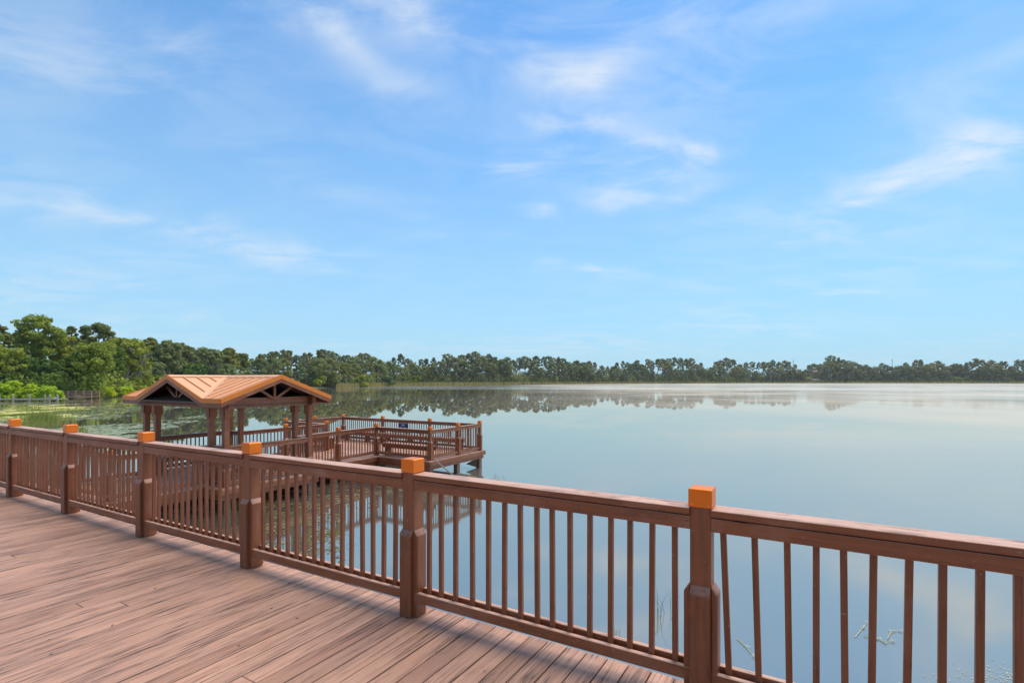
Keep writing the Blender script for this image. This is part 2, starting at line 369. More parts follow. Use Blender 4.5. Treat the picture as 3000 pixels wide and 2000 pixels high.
# cloud reflections painted as mottled pale diffuse, strong at right, faint in the cove
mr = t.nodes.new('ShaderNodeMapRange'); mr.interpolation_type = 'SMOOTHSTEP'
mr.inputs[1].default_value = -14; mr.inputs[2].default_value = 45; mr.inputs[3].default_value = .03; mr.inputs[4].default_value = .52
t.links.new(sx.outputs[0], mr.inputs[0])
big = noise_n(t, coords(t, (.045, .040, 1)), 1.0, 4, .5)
cloud_sheen = tmath(t, 'MULTIPLY', mr.outputs[0], tmath(t, 'ADD', -.25, tmath(t, 'MULTIPLY', big, 2.5)), clamp=True)
mx = t.nodes.new('ShaderNodeMixShader'); t.links.new(cloud_sheen, mx.inputs[0]); t.links.new(gl.outputs[0], mx.inputs[1]); t.links.new(df.outputs[0], mx.inputs[2])
lw = t.nodes.new('ShaderNodeFresnel'); lw.inputs[0].default_value = 1.33
body = t.nodes.new('ShaderNodeBsdfDiffuse'); body.inputs[0].default_value = (.035,.045,.035,1)
m2 = t.nodes.new('ShaderNodeMixShader')
ff = tmath(t, 'ADD', tmath(t, 'MULTIPLY', lw.outputs[0], .45), .55, clamp=True)
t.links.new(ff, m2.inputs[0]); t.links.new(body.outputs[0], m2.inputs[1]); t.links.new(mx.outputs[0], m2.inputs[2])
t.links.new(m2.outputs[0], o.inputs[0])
rip = noise_n(t, coords(t, (.0035, .03, 1)), 1.0, 3, .5)
rr = ramp(t, rip, [(.44, (.004,)*3), (.54, (.02,)*3), (.66, (.09,)*3)]); mx3 = t.nodes.new('ShaderNodeMapRange'); mx3.interpolation_type = 'SMOOTHSTEP'      # breeze on the open right side
mx3.inputs[1].default_value = 8; mx3.inputs[2].default_value = 130; mx3.inputs[3].default_value = 0; mx3.inputs[4].default_value = .13
t.links.new(sx.outputs[0], mx3.inputs[0])
my3 = t.nodes.new('ShaderNodeMapRange'); my3.interpolation_type = 'SMOOTHSTEP'
my3.inputs[1].default_value = 150; my3.inputs[2].default_value = 230; my3.inputs[3].default_value = 0; my3.inputs[4].default_value = .12
t.links.new(tmath(t, 'ADD', sx.outputs[1], tmath(t, 'MULTIPLY', tmath(t, 'SUBTRACT', rip, .5), 160.0)), my3.inputs[0])
t.links.new(tmath(t, 'ADD', rr, tmath(t, 'MAXIMUM', mx3.outputs[0], my3.outputs[0])), gl.inputs['Roughness'])
ln = t.nodes.new('ShaderNodeVectorMath'); ln.operation = 'LENGTH'; t.links.new(vec, ln.inputs[0])
fd = t.nodes.new('ShaderNodeMapRange'); fd.inputs[1].default_value = 15; fd.inputs[2].default_value = 110; fd.inputs[3].default_value = .14; fd.inputs[4].default_value = .03
t.links.new(ln.outputs['Value'], fd.inputs[0])
w1 = noise_n(t, coords(t, (2.2, 5.0, 1)), 1.0, 3, .5); w2 = noise_n(t, coords(t, (.35, .9, 1)), 1.0, 2, .5)
hh = tmath(t, 'ADD', tmath(t, 'MULTIPLY', w1, .25), w2)
b = t.nodes.new('ShaderNodeBump'); b.inputs['Strength'].default_value = .22; b.inputs['Distance'].default_value = .008
t.links.new(fd.outputs[0], b.inputs['Strength']); t.links.new(hh, b.inputs['Height']); t.links.new(b.outputs[0], gl.inputs['Normal'])
LAKE = m
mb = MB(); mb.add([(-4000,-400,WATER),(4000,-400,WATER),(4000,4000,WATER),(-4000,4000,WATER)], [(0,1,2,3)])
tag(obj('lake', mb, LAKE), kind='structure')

# ------------------------------------------------------------------ boardwalk deck
def vline(u):        # line of the railing posts, very slightly bowed
    P = [(-3.6,2.98),(.545,2.95),(2.62,2.93),(4.60,2.90),(6.54,2.86),(8.51,2.83),(10.45,2.80),(14,2.74)]
    if u <= P[0][0]: return P[0][1]
    for (a,b),(c,d) in zip(P,P[1:]):
        if u <= c: return b+(d-b)*(u-a)/(c-a)
    return P[-1][1]
rnd = random.Random(4)
mb = MB(); u = -8.0; wdt = .1385
while u < 22:
    a1 = -u; a0 = -(u+wdt-.0090)
    ve = vline(u) + .14
    z = rnd.uniform(-.0018, .0018)
    joint = rnd.uniform(-2.2, 2.0) if rnd.random() < .30 else None
    segs = [(-5.0, ve)] if joint is None else [(-5.0, joint-.002), (joint+.002, ve)]
    for v0, v1 in segs: mb.box(a0, a1, v0, v1, -.036+z, z + (rnd.uniform(-.001,.001)))
    u += wdt
bw = Thing('boardwalk', 0, 0, 0, None, None); bw.o['kind'] = 'structure'
bw.part('deck_board', mb, DECK, bev=.003)
mb = MB(); mb.box(-22, 8, 3.10, 3.14, -.26, -.040); mb.box(-22, 8, -5, -4.96, -.26, -.040)
for v in (-4.0, -2.6, -1.2, .2, 1.6, 2.6): mb.box(-22, 8, v-.03, v+.03, -.26, -.040)
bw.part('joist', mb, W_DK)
mb = MB()
for a in [-20+2.45*i for i in range(12)]:
    for v in (2.72, -.5, -4.2): mb.box(a-.08, a+.08, v-.08, v+.08, -4.6, -.262)
bw.part('pile', mb, PILE)

# ------------------------------------------------------------------ railing pieces
def post_parts(T, a, v, z0, clad=True, w=.054, tk=.033, captop=1.165, cap=.061, capz=.10, bev=.004, under=0.0, screws=False):
    mb = MB(); mb.box(a-w, a+w, v-w, v+w, z0-under, z0+captop-.02)
    P = T.part('post', mb, W_Z, bev=bev)
    if clad:
        c = MB(); zt = .645
        for dx, dy in ((1,0),(-1,0),(0,1),(0,-1)):
            i = w+.0015; o_ = w+tk; h = w-.0015
            if dx: 
                x0, x1 = sorted((a+dx*i, a+dx*o_)); 
                zA = zt if dx < 0 else zt
                vs = [(a+dx*i, v-h, z0+.002-under*0), (a+dx*o_, v-h, z0+.002), (a+dx*o_, v+h, z0+.002), (a+dx*i, v+h, z0+.002),
                      (a+dx*i, v-h, z0+zt), (a+dx*o_, v-h, z0+zt-.045), (a+dx*o_, v+h, z0+zt-.045), (a+dx*i, v+h, z0+zt)]
            else:
                vs = [(a-h, v+dy*i, z0+.002), (a-h, v+dy*o_, z0+.002), (a+h, v+dy*o_, z0+.002), (a+h, v+dy*i, z0+.002),
                      (a-h, v+dy*i, z0+zt), (a-h, v+dy*o_, z0+zt-.045), (a+h, v+dy*o_, z0+zt-.045), (a+h, v+dy*i, z0+zt)]
            c.add(vs, MB.BF)
        q = T.part('cladding', c, W_Z, P, bev=bev); recalc(q.data)
    k = MB(); zc = z0+captop
    k.box(a-cap, a+cap, v-cap, v+cap, zc-capz, zc-.004); k.frustum(a, v, zc-.0039, zc, cap-.001, cap-.006)
    C = T.part('cap', k, COPPER, P, bev=.0012)
    if screws:
        for sa in (-.042, .042):
            s = MB(); s.tube([(a+sa, v-cap+.001, zc-capz+.014), (a+sa, v-cap-.003, zc-capz+.014)], [.0035,.0028], 8)
            T.part('screw', s, STEEL, P)
    return P
def railing_bay(T, p, q, z0, n, zq=None, half=.054, jit=.008, tilt=.010, rng=random, top=1.059, tops=None, bal_list=None, bev=.003, endp=None, endq=None, plate_w=.135, apron=.08, bot=(.115,.20)):
    """one bay between two posts at p and q in (a, v); z0 / zq floor levels at its ends"""
    zq = z0 if zq is None else zq
    P = Vector((p[0], p[1], z0)); Q = Vector((q[0], q[1], zq)); d = (Q-P).normalized()
    hp = half if endp is None else endp; hq = half if endq is None else endq
    A = P + d*hp; B = Q - d*hq
    horizontal = abs(d.x) > abs(d.y); wm = W_A if horizontal else W_V
    up = Vector((0,0,1))
    def bm_(mb, zc, ht, wd, sh): mb.beam(A+up*zc, B+up*zc, wd, ht, sh=sh)
    m1 = MB(); bm_(m1, top-.019, .038, plate_w, 0); T.part('top_rail', m1, wm, bev=bev)
    zt = top-.038-.0015
    m2 = MB(); bm_(m2, zt-apron/2, apron, .034, .037); bm_(m2, zt-apron/2-.004, apron-.008, .034, -.037); T.part('upper_stringer', m2, wm, bev=bev)
    m3 = MB(); bm_(m3, (bot[0]+bot[1])/2, bot[1]-bot[0], .034, .037); bm_(m3, (bot[0]+bot[1])/2-.008, bot[1]-bot[0]-.016, .034, -.037); T.part('bottom_rail', m3, wm, bev=bev)
    Ld = (B-A).length
    res = []
    if bal_list is None:
        bal_list = []
        for i in range(n):
            s = (i+1)/(n+1)
            s1 = s*Ld + rng.uniform(-jit, jit); s2 = s1 + rng.uniform(-tilt, tilt)
            bal_list.append((s1, s2))
    for s1, s2 in bal_list:
        top_p = A + d*s1 + up*(zt-.006); bot_p = A + d*s2 + up*(bot[0]+.004)
        b_ = MB(); b_.beam(bot_p, top_p, .025, .030, up=Vector((d.x, d.y, 0)).normalized())
        res.append(b_)
    return res
def add_balusters(T, lst, limit=100):
    for b_ in lst[:limit]: T.part('baluster', b_, W_Z)
    if len(lst) > limit:
        m_ = MB()
        for b_ in lst[limit:]: m_.add(b_.v, b_.f)
        T.part('baluster', m_, W_Z, kind='stuff')

# main railing
def u_of(x, v): t_ = (x-1500)/1500; return v*(.5125-.8586*t_)/(.8586+.5125*t_)
MR = Thing('boardwalk_railing', -4.6, 2.9, 0, 'long brown wooden railing with orange copper post caps along the near boardwalk edge', 'railing')
US = [-3.60, -1.52, .545, 2.62, 4.60, 6.54, 8.51, 10.45, 12.40, 13.55]
for i, uu in enumerate(US): post_parts(MR, -uu, vline(uu), 0, screws=(0 < i < 6))
rb = random.Random(11)
bays = []
for i in range(len(US)-1):
    u0, u1 = US[i], US[i+1]          # u1 is further left
    p = (-u1, vline(u1)); q = (-u0, vline(u0))
    hp = .054; bl = None
    def s_of(x, vv, u1=u1, p=p, q=q):
        uu_ = u_of(x, vv); dd = math.hypot(q[0]-p[0], q[1]-p[1]); return (u1-uu_)*dd/(u1-u0) - .054
    if i == 2:
        xs = [988,1015,1048,1086,1123,1160,1195,1233,1268,1309,1355,1403,1447,1498,1549]
        bl = [(s_of(x*1.2755, 2.94), s_of(x*1.2755, 2.94)+rb.uniform(-.006,.006)) for x in xs]
    if i == 1:
        xt = [2117,2209,2305,2391,2470.5,2560,2665,2762.5,2873,2985,3110,3250,3420,3640,3900]
        xb = [2137,2224,2313,2391,2476,2552,2655,2759,2869,2985,3112,3250,3420,3640,3900]
        bl = [(s_of(a_, 2.95), s_of(b_, 2.95)) for a_, b_ in zip(xt, xb)]
        bl = [x for x in bl if x[0] < 1.93]
    lst = railing_bay(MR, p, q, 0, 15 if u1-u0 > 1.5 else 8, rng=rb, bal_list=bl)
    bays.append((i, lst))
order = [1,2,3,4,5,6,7,8,0]
allb = []
for k in order: allb += bays[k][1]
add_balusters(MR, allb)
# nail heads on the stringers of the two nearest bays
s = MB()
for xs, v_ in (([1150,1290,1420,1530,1600,1690,1780,1860,1950,2010], 2.93),):
    for x in xs:
        uu = u_of(x, v_-.055); vv = vline(uu)-.0545
        s.tube([(-uu, vv+.001, .985), (-uu, vv-.0015, .985)], [.004,.004], 6)
MR.part('nail', s, simple('nail_rust', (.08,.03,.02), .7))

# ------------------------------------------------------------------ pier
PR = Thing('pier', -15.07, 11, PD, 'brown wooden pier with a wide T-shaped end standing in the lake', 'pier')
rnd = random.Random(8)
def boards_a(mb, a0, a1, v0, v1, z=PD, w=.14, zf=None):   # boards laid across, running along a
    v = v0
    while v < v1-.01:
        e = min(v+w-.007, v1)
        if zf: 
            za, zb = zf(v), zf(e)
            mb.add([(a0,v,za-.036),(a1,v,za-.036),(a1,e,zb-.036),(a0,e,zb-.036),(a0,v,za),(a1,v,za),(a1,e,zb),(a0,e,zb)], MB.BF)
        else:
            d = rnd.uniform(-.0015,.0015); mb.box(a0, a1, v, e, z-.036+d, z+d)
        v += w
def boards_v(mb, a0, a1, v0, v1, z=PD, w=.14):
    a = a0
    while a < a1-.01:
        d = rnd.uniform(-.0015,.0015); mb.box(a, min(a+w-.007, a1), v0, v1, z-.036+d, z+d); a += w
UL, UR = 16.40, 13.72        # walkway rails
mb = MB()
boards_a(mb, -16.62, -13.50, 5.2, 7.20); boards_a(mb, -17.28, -12.74, 7.202, 10.24); boards_a(mb, -16.62, -13.50, 10.242, 13.28)
boards_a(mb, -19.15, -11.12, 13.282, 16.62)
zr = lambda v: PD*(v-3.15)/(5.2-3.15)-.005
boards_a(mb, -16.62, -13.50, 3.16, 5.198, zf=zr)
PR.part('deck_board', mb, DECK_X)
def skirt(mb, a0, a1, v0, v1, z1, h, tk=.04, inset=0.0, sides='abcd'):
    a0 += inset; a1 -= inset; v0 += inset; v1 -= inset
    if 'a' in sides: mb.box(a0, a1, v0, v0+tk, z1-h, z1)
    if 'b' in sides: mb.box(a0, a1, v1-tk, v1, z1-h, z1)
    if 'c' in sides: mb.box(a0, a0+tk, v0+tk+.001, v1-tk-.001, z1-h, z1)
    if 'd' in sides: mb.box(a1-tk, a1, v0+tk+.001, v1-tk-.001, z1-h, z1)
mb = MB(); z1 = PD-.038
skirt(mb, -16.62, -13.50, 5.2, 7.18, z1, .13, sides='cd'); skirt(mb, -17.28, -12.74, 7.20, 10.24, z1, .13)
skirt(mb, -16.62, -13.50, 10.26, 13.26, z1, .13, sides='cd'); skirt(mb, -19.15, -11.12, 13.28, 16.62, z1, .13)
for aa in (-16.60, -13.54): mb.beam((aa+.02, 3.2, -.11), (aa+.02, 5.2, PD-.11), .04, .14)
PR.part('fascia', mb, W_A)
mb = MB(); z2 = z1-.005
for (a0,a1,v0,v1) in ((-16.62,-13.50,5.2,7.15),(-17.28,-12.74,7.2,10.24),(-16.62,-13.50,10.3,13.25),(-19.15,-11.12,13.28,16.62)):
    skirt(mb, a0, a1, v0, v1, z2, .26, inset=.06)
for v in [5.8+.8*i for i in range(14)]:
    a0, a1 = (-19.0,-11.3) if v > 13.4 else (-16.5,-13.6)
    mb.box(a0, a1, v-.02, v+.02, z2-.16, z2-.002)
PR.part('joist', mb, W_A)
piles = [(-11.30,13.48),(-11.30,15.0),(-11.30,16.42),(-13.72,13.48),(-13.72,16.42),(-16.40,13.48),(-16.40,16.42),(-18.95,13.48),(-18.95,16.42),(-13.72,11.5),(-16.4,11.5),
         (-12.95,7.46),(-12.95,9.95),(-17.03,7.46),(-17.03,9.95),(-13.72,5.4),(-16.4,5.4)]
for a, v in piles:
    mb = MB(); mb.box(a-.085, a+.085, v-.085, v+.085, -4.4, z2-.262 if False else PD-.30); 
    PR.part('pile', mb, PILE, bev=.006)
mb = MB()      # a broken brace hanging by the far corner pile
mb.add([(-11.34,16.30,-1.26),(-11.34,16.34,-1.26),(-11.66,16.05,-1.47),(-11.66,16.09,-1.47),(-11.34,16.30,-1.60),(-11.34,16.34,-1.60)], [(0,2,4),(1,5,3),(0,1,3,2),(2,3,5,4),(4,5,1,0)])
PR.part('brace', mb, PILE)

def run(T, pts, z0, posts, rng, spacing=.135, top=1.03, **kw):
    lst = []
    for (p, q) in zip(pts, pts[1:]):
        Ld = math.hypot(q[0]-p[0], q[1]-p[1]); n = max(1, round(Ld/spacing)-1)
        lst += railing_bay(T, p, q, z0, n, rng=rng, top=top, apron=.095, bot=(.06,.15), bev=0, **kw)
    for p in posts: post_parts(T, p[0], p[1], z0, captop=1.147, bev=0, under=.05)
    return lst
rg = random.Random(5)
Q1 = (-16.40,11.62); Q2 = (-13.72,11.68); R1 = (-13.80,13.48); R9 = (-16.36,13.38); Q0 = (-18.92,13.42)
R2 = (-11.28,13.48); R3 = (-11.28,15.05); R4 = (-11.28,16.45); R5 = (-13.78,16.45); R6 = (-16.45,16.45); R7 = (-18.98,16.45); R8 = (-18.95,14.85)
T1 = Thing('platform_railing', -15.1, 15, PD, 'brown slatted railing with copper caps around the wide far end of the pier', 'railing')
lst = run(T1, [R1, R2, R3, R4, R5, R6, R7, R8, Q0, R9], PD, [R1,R2,R3,R4,R5,R6,R7,R8,Q0,R9], rg)
add_balusters(T1, lst)
T2 = Thing('walkway_railing', -13.72, 12.5, PD, 'near-side brown railing of the pier walkway between the gazebo and the wide end', 'railing')
lst = run(T2, [(-13.60,9.95), Q2, R1], PD, [Q2], rg)
add_balusters(T2, lst)
T3 = Thing('walkway_railing', -16.40, 12.5, PD, 'far-side brown railing of the pier walkway between the gazebo and the wide end', 'railing')
lst = run(T3, [(-16.40,9.95), Q1, R9], PD, [Q1], rg)
add_balusters(T3, lst)
for (aa, lab, w_) in ((-13.60, 'brown railing on the lake side of the walkway from the boardwalk to the gazebo', 0), (-16.40, 'brown railing on the shore side of the walkway from the boardwalk to the gazebo', 0)):
    T4 = Thing('walkway_railing', aa, 5.3, PD, lab, 'railing')
    lst = railing_bay(T4, (aa, 5.25), (aa, 7.46), PD, 15, rng=rg, top=1.03, apron=.095, bot=(.06,.15), endq=.08)
    lst += railing_bay(T4, (aa, 3.25), (aa, 5.25), -.06, 14, zq=PD, rng=rg, top=1.03, apron=.095, bot=(.06,.15))
    post_parts(T4, aa, 5.25, PD, captop=1.147, under=.05); post_parts(T4, aa, 3.25, -.08, captop=1.147, under=.3)
    add_balusters(T4, lst)

# ------------------------------------------------------------------ gazebo
CU, CV = -15.02, 8.72
GZ = Thing('gazebo', CU, CV, PD, 'open timber gazebo with a copper-coloured cross-gabled metal roof on the pier', 'gazebo')
WU, WV, LU = 1.70, 1.65, 2.53
ZE, ZR_ = 1.27, 1.88
cols = [(-12.95,7.46),(-13.60,7.46),(-16.40,7.46),(-17.03,7.46),(-12.95,9.95),(-13.60,9.95),(-16.40,9.95),(-17.03,9.95)]
for a, v in cols:
    mb = MB(); mb.box(a-.07, a+.07, v-.07, v+.07, PD-.05, 1.03)
    c = GZ.part('column', mb, W_Z, bev=.006)
    k = MB(); k.box(a-.085, a+.085, v-.115, v+.115, .79, 1.029); k.box(a-.115, a+.115, v-.085, v+.085, .795, 1.028); k.frustum(a, v, .755, .789, .074, .084)
    GZ.part('capital', k, W_Z, c, bev=.004)
    k = MB(); k.box(a-.092, a+.092, v-.092, v+.092, PD, PD+.42); k.frustum(a, v, PD+.4201, PD+.46, .092, .072)
    GZ.part('base', k, W_Z, c, bev=.004)
A0, A1 = -17.22, -12.76; V0, V1 = 7.27, 10.14
mb = MB()
for v in (7.46, 9.95): mb.box(A0-.10, A1+.10, v-.10, v+.10, 1.031, 1.10); mb.box(A0-.06, A1+.06, v-.07, v+.07, 1.101, 1.29)
for a in (-12.95, -17.03): mb.box(a-.098, a+.098, 7.57, 9.84, 1.032, 1.099); mb.box(a-.07, a+.07, 7.532, 9.878, 1.102, 1.288)
GZ.part('beam', mb, W_A, bev=.004)
def slab(mb, pts, th):
    n = len(pts); vs = [Vector(p) for p in pts] + [Vector(p)-Vector((0,0,th)) for p in pts]
    fs = [tuple(range(n)), tuple(range(2*n-1, n-1, -1))] + [(i, n+i, n+(i+1)%n, (i+1)%n) for i in range(n)]
    mb.add(vs, fs)
mb = MB(); so_ = MB()
O_ = (CU, CV, ZR_)
for su in (-1, 1):
    for sw in (-1, 1):
        R_ = (CU+su*LU, CV, ZR_); E_ = (CU+su*LU, CV+sw*WV, ZE); Nn = (CU+su*WU, CV+sw*WV, ZE); Aa = (CU, CV+sw*WV, ZR_)
        slab(mb, [O_, R_, E_, Nn], .02); slab(mb, [O_, Nn, Aa], .02)
        dn = lambda q: (q[0], q[1], q[2]-.024)
        slab(so_, [dn(O_), dn(R_), dn(E_), dn(Nn)], .03); slab(so_, [dn(O_), dn(Nn), dn(Aa)], .03)
# each roof runs on inside the other, so the gables are closed dark behind their trusses
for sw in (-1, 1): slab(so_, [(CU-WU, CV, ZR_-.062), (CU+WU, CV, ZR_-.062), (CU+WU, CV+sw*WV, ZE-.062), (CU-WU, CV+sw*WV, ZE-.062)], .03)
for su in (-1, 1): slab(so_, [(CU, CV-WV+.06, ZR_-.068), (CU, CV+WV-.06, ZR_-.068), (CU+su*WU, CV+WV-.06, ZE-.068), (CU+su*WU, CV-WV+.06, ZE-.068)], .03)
rf = GZ.part('roof', mb, ROOF); recalc(rf.data)
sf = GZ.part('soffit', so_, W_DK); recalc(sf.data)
# standing seams
sm = MB(); slopeV = (ZR_-ZE)/WV; slopeU = (ZR_-ZE)/WU
for su in (-1, 1):
    for sw in (-1, 1):
        k = .24
        while k < LU-.08:
            vend = WV if k > WU else WV*k/WU      # valley meets at v offset = WV*k/WU
            if vend > .3:
                st = .16
                p = (CU+su*k, CV+sw*st, ZR_-slopeV*st+.018); q_ = max(st+.05, vend-.14 if k < WU+.1 else vend-.02)
                q = (CU+su*k, CV+sw*q_, ZR_-slopeV*q_+.018); sm.beam(p, q, .022, .036)
            k += .355
        k = .25
        while k < WV-.15:
            uend = WU*k/WV-.14
            if uend > .3:
                p = (CU+su*.16, CV+sw*k, ZR_-slopeU*.16+.018); q = (CU+su*uend, CV+sw*k, ZR_-slopeU*uend+.018); sm.beam(p, q, .022, .036)
            k += .355
GZ.part('seam', sm, ROOF, rf)
rc = MB()
def ridge(mb, p, q, across, drop, wd=.15, lift=.022, th=.012):
    p = Vector(p); q = Vector(q); a_ = Vector(across)
    for s_ in (-1, 1):
        o1 = a_*s_*wd - Vector((0,0,drop*wd))
        pts = [p+Vector((0,0,lift)), q+Vector((0,0,lift)), q+o1+Vector((0,0,lift)), p+o1+Vector((0,0,lift))]
        slab(mb, pts, th)
ridge(rc, (CU-LU-.01, CV, ZR_+.002), (CU+LU+.01, CV, ZR_+.002), (0,1,0), slopeV)
ridge(rc, (CU, CV-WV-.01, ZR_+.0035), (CU, CV-.02, ZR_+.0035), (1,0,0), slopeU); ridge(rc, (CU, CV+.02, ZR_+.0035), (CU, CV+WV+.01, ZR_+.0035), (1,0,0), slopeU)
r_ = GZ.part('ridge_cap', rc, ROOF, rf); recalc(r_.data)
vf = MB()
for su in (-1, 1):
    for sw in (-1, 1):
        n_ = Vector((CU+su*WU, CV+sw*WV, ZE)); o2 = Vector((CU+su*.16, CV+sw*.155, ZR_-slopeU*.16))
        d1 = Vector((su*.12, 0, 0)); d2 = Vector((0, sw*.12, 0)); li = Vector((0,0,.010))
        for dd in (d1, d2): slab(vf, [o2+li, n_+li-(Vector((0,0,0))), n_+dd*0.0+dd*.6+li, o2+dd*.6+li] if False else [o2+li, n_+li, n_-Vector((su*.14*(dd is d2), sw*.14*(dd is d1), -.05))+li, o2-Vector((su*.10*(dd is d2), sw*.10*(dd is d1), -.036))+li], .006)
v_ = GZ.part('valley_flashing', vf, ROOF, rf); recalc(v_.data)
# trims: copper edge over a brown board, along eaves and rakes
def edge(p, q, outv):
    p = Vector(p); q = Vector(q); o_ = Vector(outv)
    c_ = MB(); b_ = MB()
    for mb_, z1_, z0_, off in ((c_, .030, -.085, .016), (b_, -.0865, -.185, .008)):
        tk = .03
        vs = []
        for e in (p, q):
            for zz, oo in ((z0_, off-tk), (z0_, off), (z1_, off), (z1_, off-tk)): vs.append(e + o_*oo + Vector((0,0,zz)))
        mb_.add(vs, [(0,1,2,3),(7,6,5,4),(0,4,5,1),(1,5,6,2),(2,6,7,3),(3,7,4,0)])
    x = GZ.part('copper_edge', c_, TRIM, rf); recalc(x.data); x = GZ.part('barge_board', b_, W_A, rf); recalc(x.data)
for su in (-1, 1):
    for sw in (-1, 1):
        edge((CU+su*LU, CV, ZR_), (CU+su*LU, CV+sw*WV, ZE), (su, 0, 0))
        edge((CU, CV+sw*WV, ZR_), (CU+su*WU, CV+sw*WV, ZE), (0, sw, 0))
        edge((CU+su*(WU+.004), CV+sw*WV, ZE), (CU+su*(LU-.003), CV+sw*WV, ZE), (0, sw, 0))
# little trusses in the gables
for (c0, d_) in (((CU, 7.33), (1,0)), ((CU, 10.11), (1,0)), ((-12.80, CV), (0,1)), ((-17.24, CV), (0,1))):
    mb = MB(); D = Vector((d_[0], d_[1], 0)); c = Vector((c0[0], c0[1], 1.24))
    mb.beam(c+Vector((0,0,.001)), c+Vector((0,0,.50)), .06, .06, up=D)
    for s_ in (-1, 1): mb.beam(c+D*s_*.04+Vector((0,0,.02)), c+D*s_*.55+Vector((0,0,.34)), .045, .06)
    GZ.part('truss', mb, W_Z)
mb = MB()
for k in (-2.35,-2.0,2.0,2.35):
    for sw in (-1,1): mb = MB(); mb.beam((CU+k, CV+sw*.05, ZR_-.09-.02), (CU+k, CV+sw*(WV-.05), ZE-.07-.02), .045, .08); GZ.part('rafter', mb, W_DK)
T5 = Thing('gazebo_railing', -12.95, 8.7, PD, 'railing closing the lake-side alcove between the gazebo columns', 'railing')
l = railing_bay(T5, (-12.95,7.46), (-12.95,9.95), PD, 17, rng=rg, top=1.03, apron=.095, bot=(.06,.15), half=.072)
l += railing_bay(T5, (-13.60,7.46), (-12.95,7.46), PD, 4, rng=rg, top=1.03, apron=.095, bot=(.06,.15), half=.072)
l += railing_bay(T5, (-13.60,9.95), (-12.95,9.95), PD, 4, rng=rg, top=1.03, apron=.095, bot=(.06,.15), half=.072)
add_balusters(T5, l)
T6 = Thing('gazebo_railing', -17.03, 8.7, PD, 'railing closing the shore-side alcove between the gazebo columns', 'railing')
l = railing_bay(T6, (-17.03,7.46), (-17.03,9.95), PD, 17, rng=rg, top=1.03, apron=.095, bot=(.06,.15), half=.072)
l += railing_bay(T6, (-17.03,7.46), (-16.40,7.46), PD, 4, rng=rg, top=1.03, apron=.095, bot=(.06,.15), half=.072)
l += railing_bay(T6, (-17.03,9.95), (-16.40,9.95), PD, 4, rng=rg, top=1.03, apron=.095, bot=(.06,.15), half=.072)
add_balusters(T6, l)

# ------------------------------------------------------------------ benches, sign, leaning board
def bench(a0, a1, v0, v1, label, longaxis):
    T = Thing('bench', (a0+a1)/2, (v0+v1)/2, PD, label, 'bench', 'benches built along the pier')
    mb = MB(); n = 3
    if longaxis == 'a':
        wv = (v1-v0)/n
        for i in range(n): mb.box(a0, a1, v0+i*wv+.004, v0+(i+1)*wv-.004, PD+.41, PD+.448)
    else:
        wv = (a1-a0)/n
        for i in range(n): mb.box(a0+i*wv+.004, a0+(i+1)*wv-.004, v0, v1, PD+.41, PD+.448)
    T.part('seat', mb, DECK_X if longaxis == 'a' else DECK)
    ap = MB()
    if longaxis == 'a': ap.box(a0+.02, a1-.02, v0+.02, v0+.055, PD+.28, PD+.408); ap.box(a0+.02, a1-.02, v1-.055, v1-.02, PD+.28, PD+.408)
    else: ap.box(a0+.02, a0+.055, v0+.02, v1-.02, PD+.28, PD+.408); ap.box(a1-.055, a1-.02, v0+.02, v1-.02, PD+.28, PD+.408)
    T.part('apron', ap, W_A)
    L_ = (a1-a0) if longaxis == 'a' else (v1-v0); k = max(2, int(L_/1.2)+1)
    for i in range(k):
        s_ = .12 + (L_-.24)*i/(k-1); lg = MB()
        if longaxis == 'a': lg.box(a0+s_-.045, a0+s_+.045, v0+.06, v1-.06, PD+.001, PD+.408)
        else: lg.box(a0+.06, a1-.06, v0+s_-.045, v0+s_+.045, PD+.001, PD+.408)
        T.part('leg', lg, W_Z)
bench(-13.65, -11.42, 13.62, 14.0, 'brown bench facing the water behind the nearest railing of the pier end', 'a')
bench(-18.75, -16.5, 13.56, 13.94, 'brown bench in the left wing of the pier end', 'a')
bench(-18.5, -11.9, 15.98, 16.34, 'long bench against the farthest railing of the pier end', 'a')
bench(-13.42, -13.09, 7.66, 9.75, 'bench in the lake-side alcove of the gazebo', 'v')
bench(-16.89, -16.56, 7.66, 9.75, 'bench in the shore-side alcove of the gazebo', 'v')
SG = Thing('sign', -15.25, 16.37, PD, 'small navy blue notice with white symbols on the farthest pier railing', 'sign')
sa = -15.17; v_s = 16.375
mb = MB(); mb.box(sa-.27, sa+.27, v_s, v_s+.008, PD+.48, PD+.90); SG.part('panel', mb, NAVY)
def strokes(mb, pts, wd):    # a drawn line on the sign face
    for p, q in zip(pts, pts[1:]): mb.beam((sa+p[0], v_s-.003, PD+.48+p[1]), (sa+q[0], v_s-.003, PD+.48+q[1]), .004, wd, up=Vector((0,1,0)).cross(Vector((q[0]-p[0],0,q[1]-p[1]))).normalized() if (q[0]!=p[0] or q[1]!=p[1]) else Vector((0,0,1)))
ring = lambda cx, cy, rx, ry, a0=0, a1=360, n=12: [(cx+rx*math.cos(R(a0+(a1-a0)*i/n)), cy+ry*math.sin(R(a0+(a1-a0)*i/n))) for i in range(n+1)]
mb = MB(); strokes(mb, ring(-.16, .19, .045, .045), .018); strokes(mb, [(-.13,.16),(-.10,.125)], .018)
strokes(mb, [(.015,.13),(.015,.22)], .022); strokes(mb, ring(.09,.175,.03,.045), .018)
strokes(mb, [(-.25,.115),(.25,.115)], .012); strokes(mb, [(-.25,.405),(.25,.405)], .010)
strokes(mb, [(-.18,.05),(-.10,.05)], .022); strokes(mb, [(-.04,.045),(.05,.045)], .022); strokes(mb, [(.11,.04),(.17,.04)], .022)
SG.part('lettering', mb, WHITE)
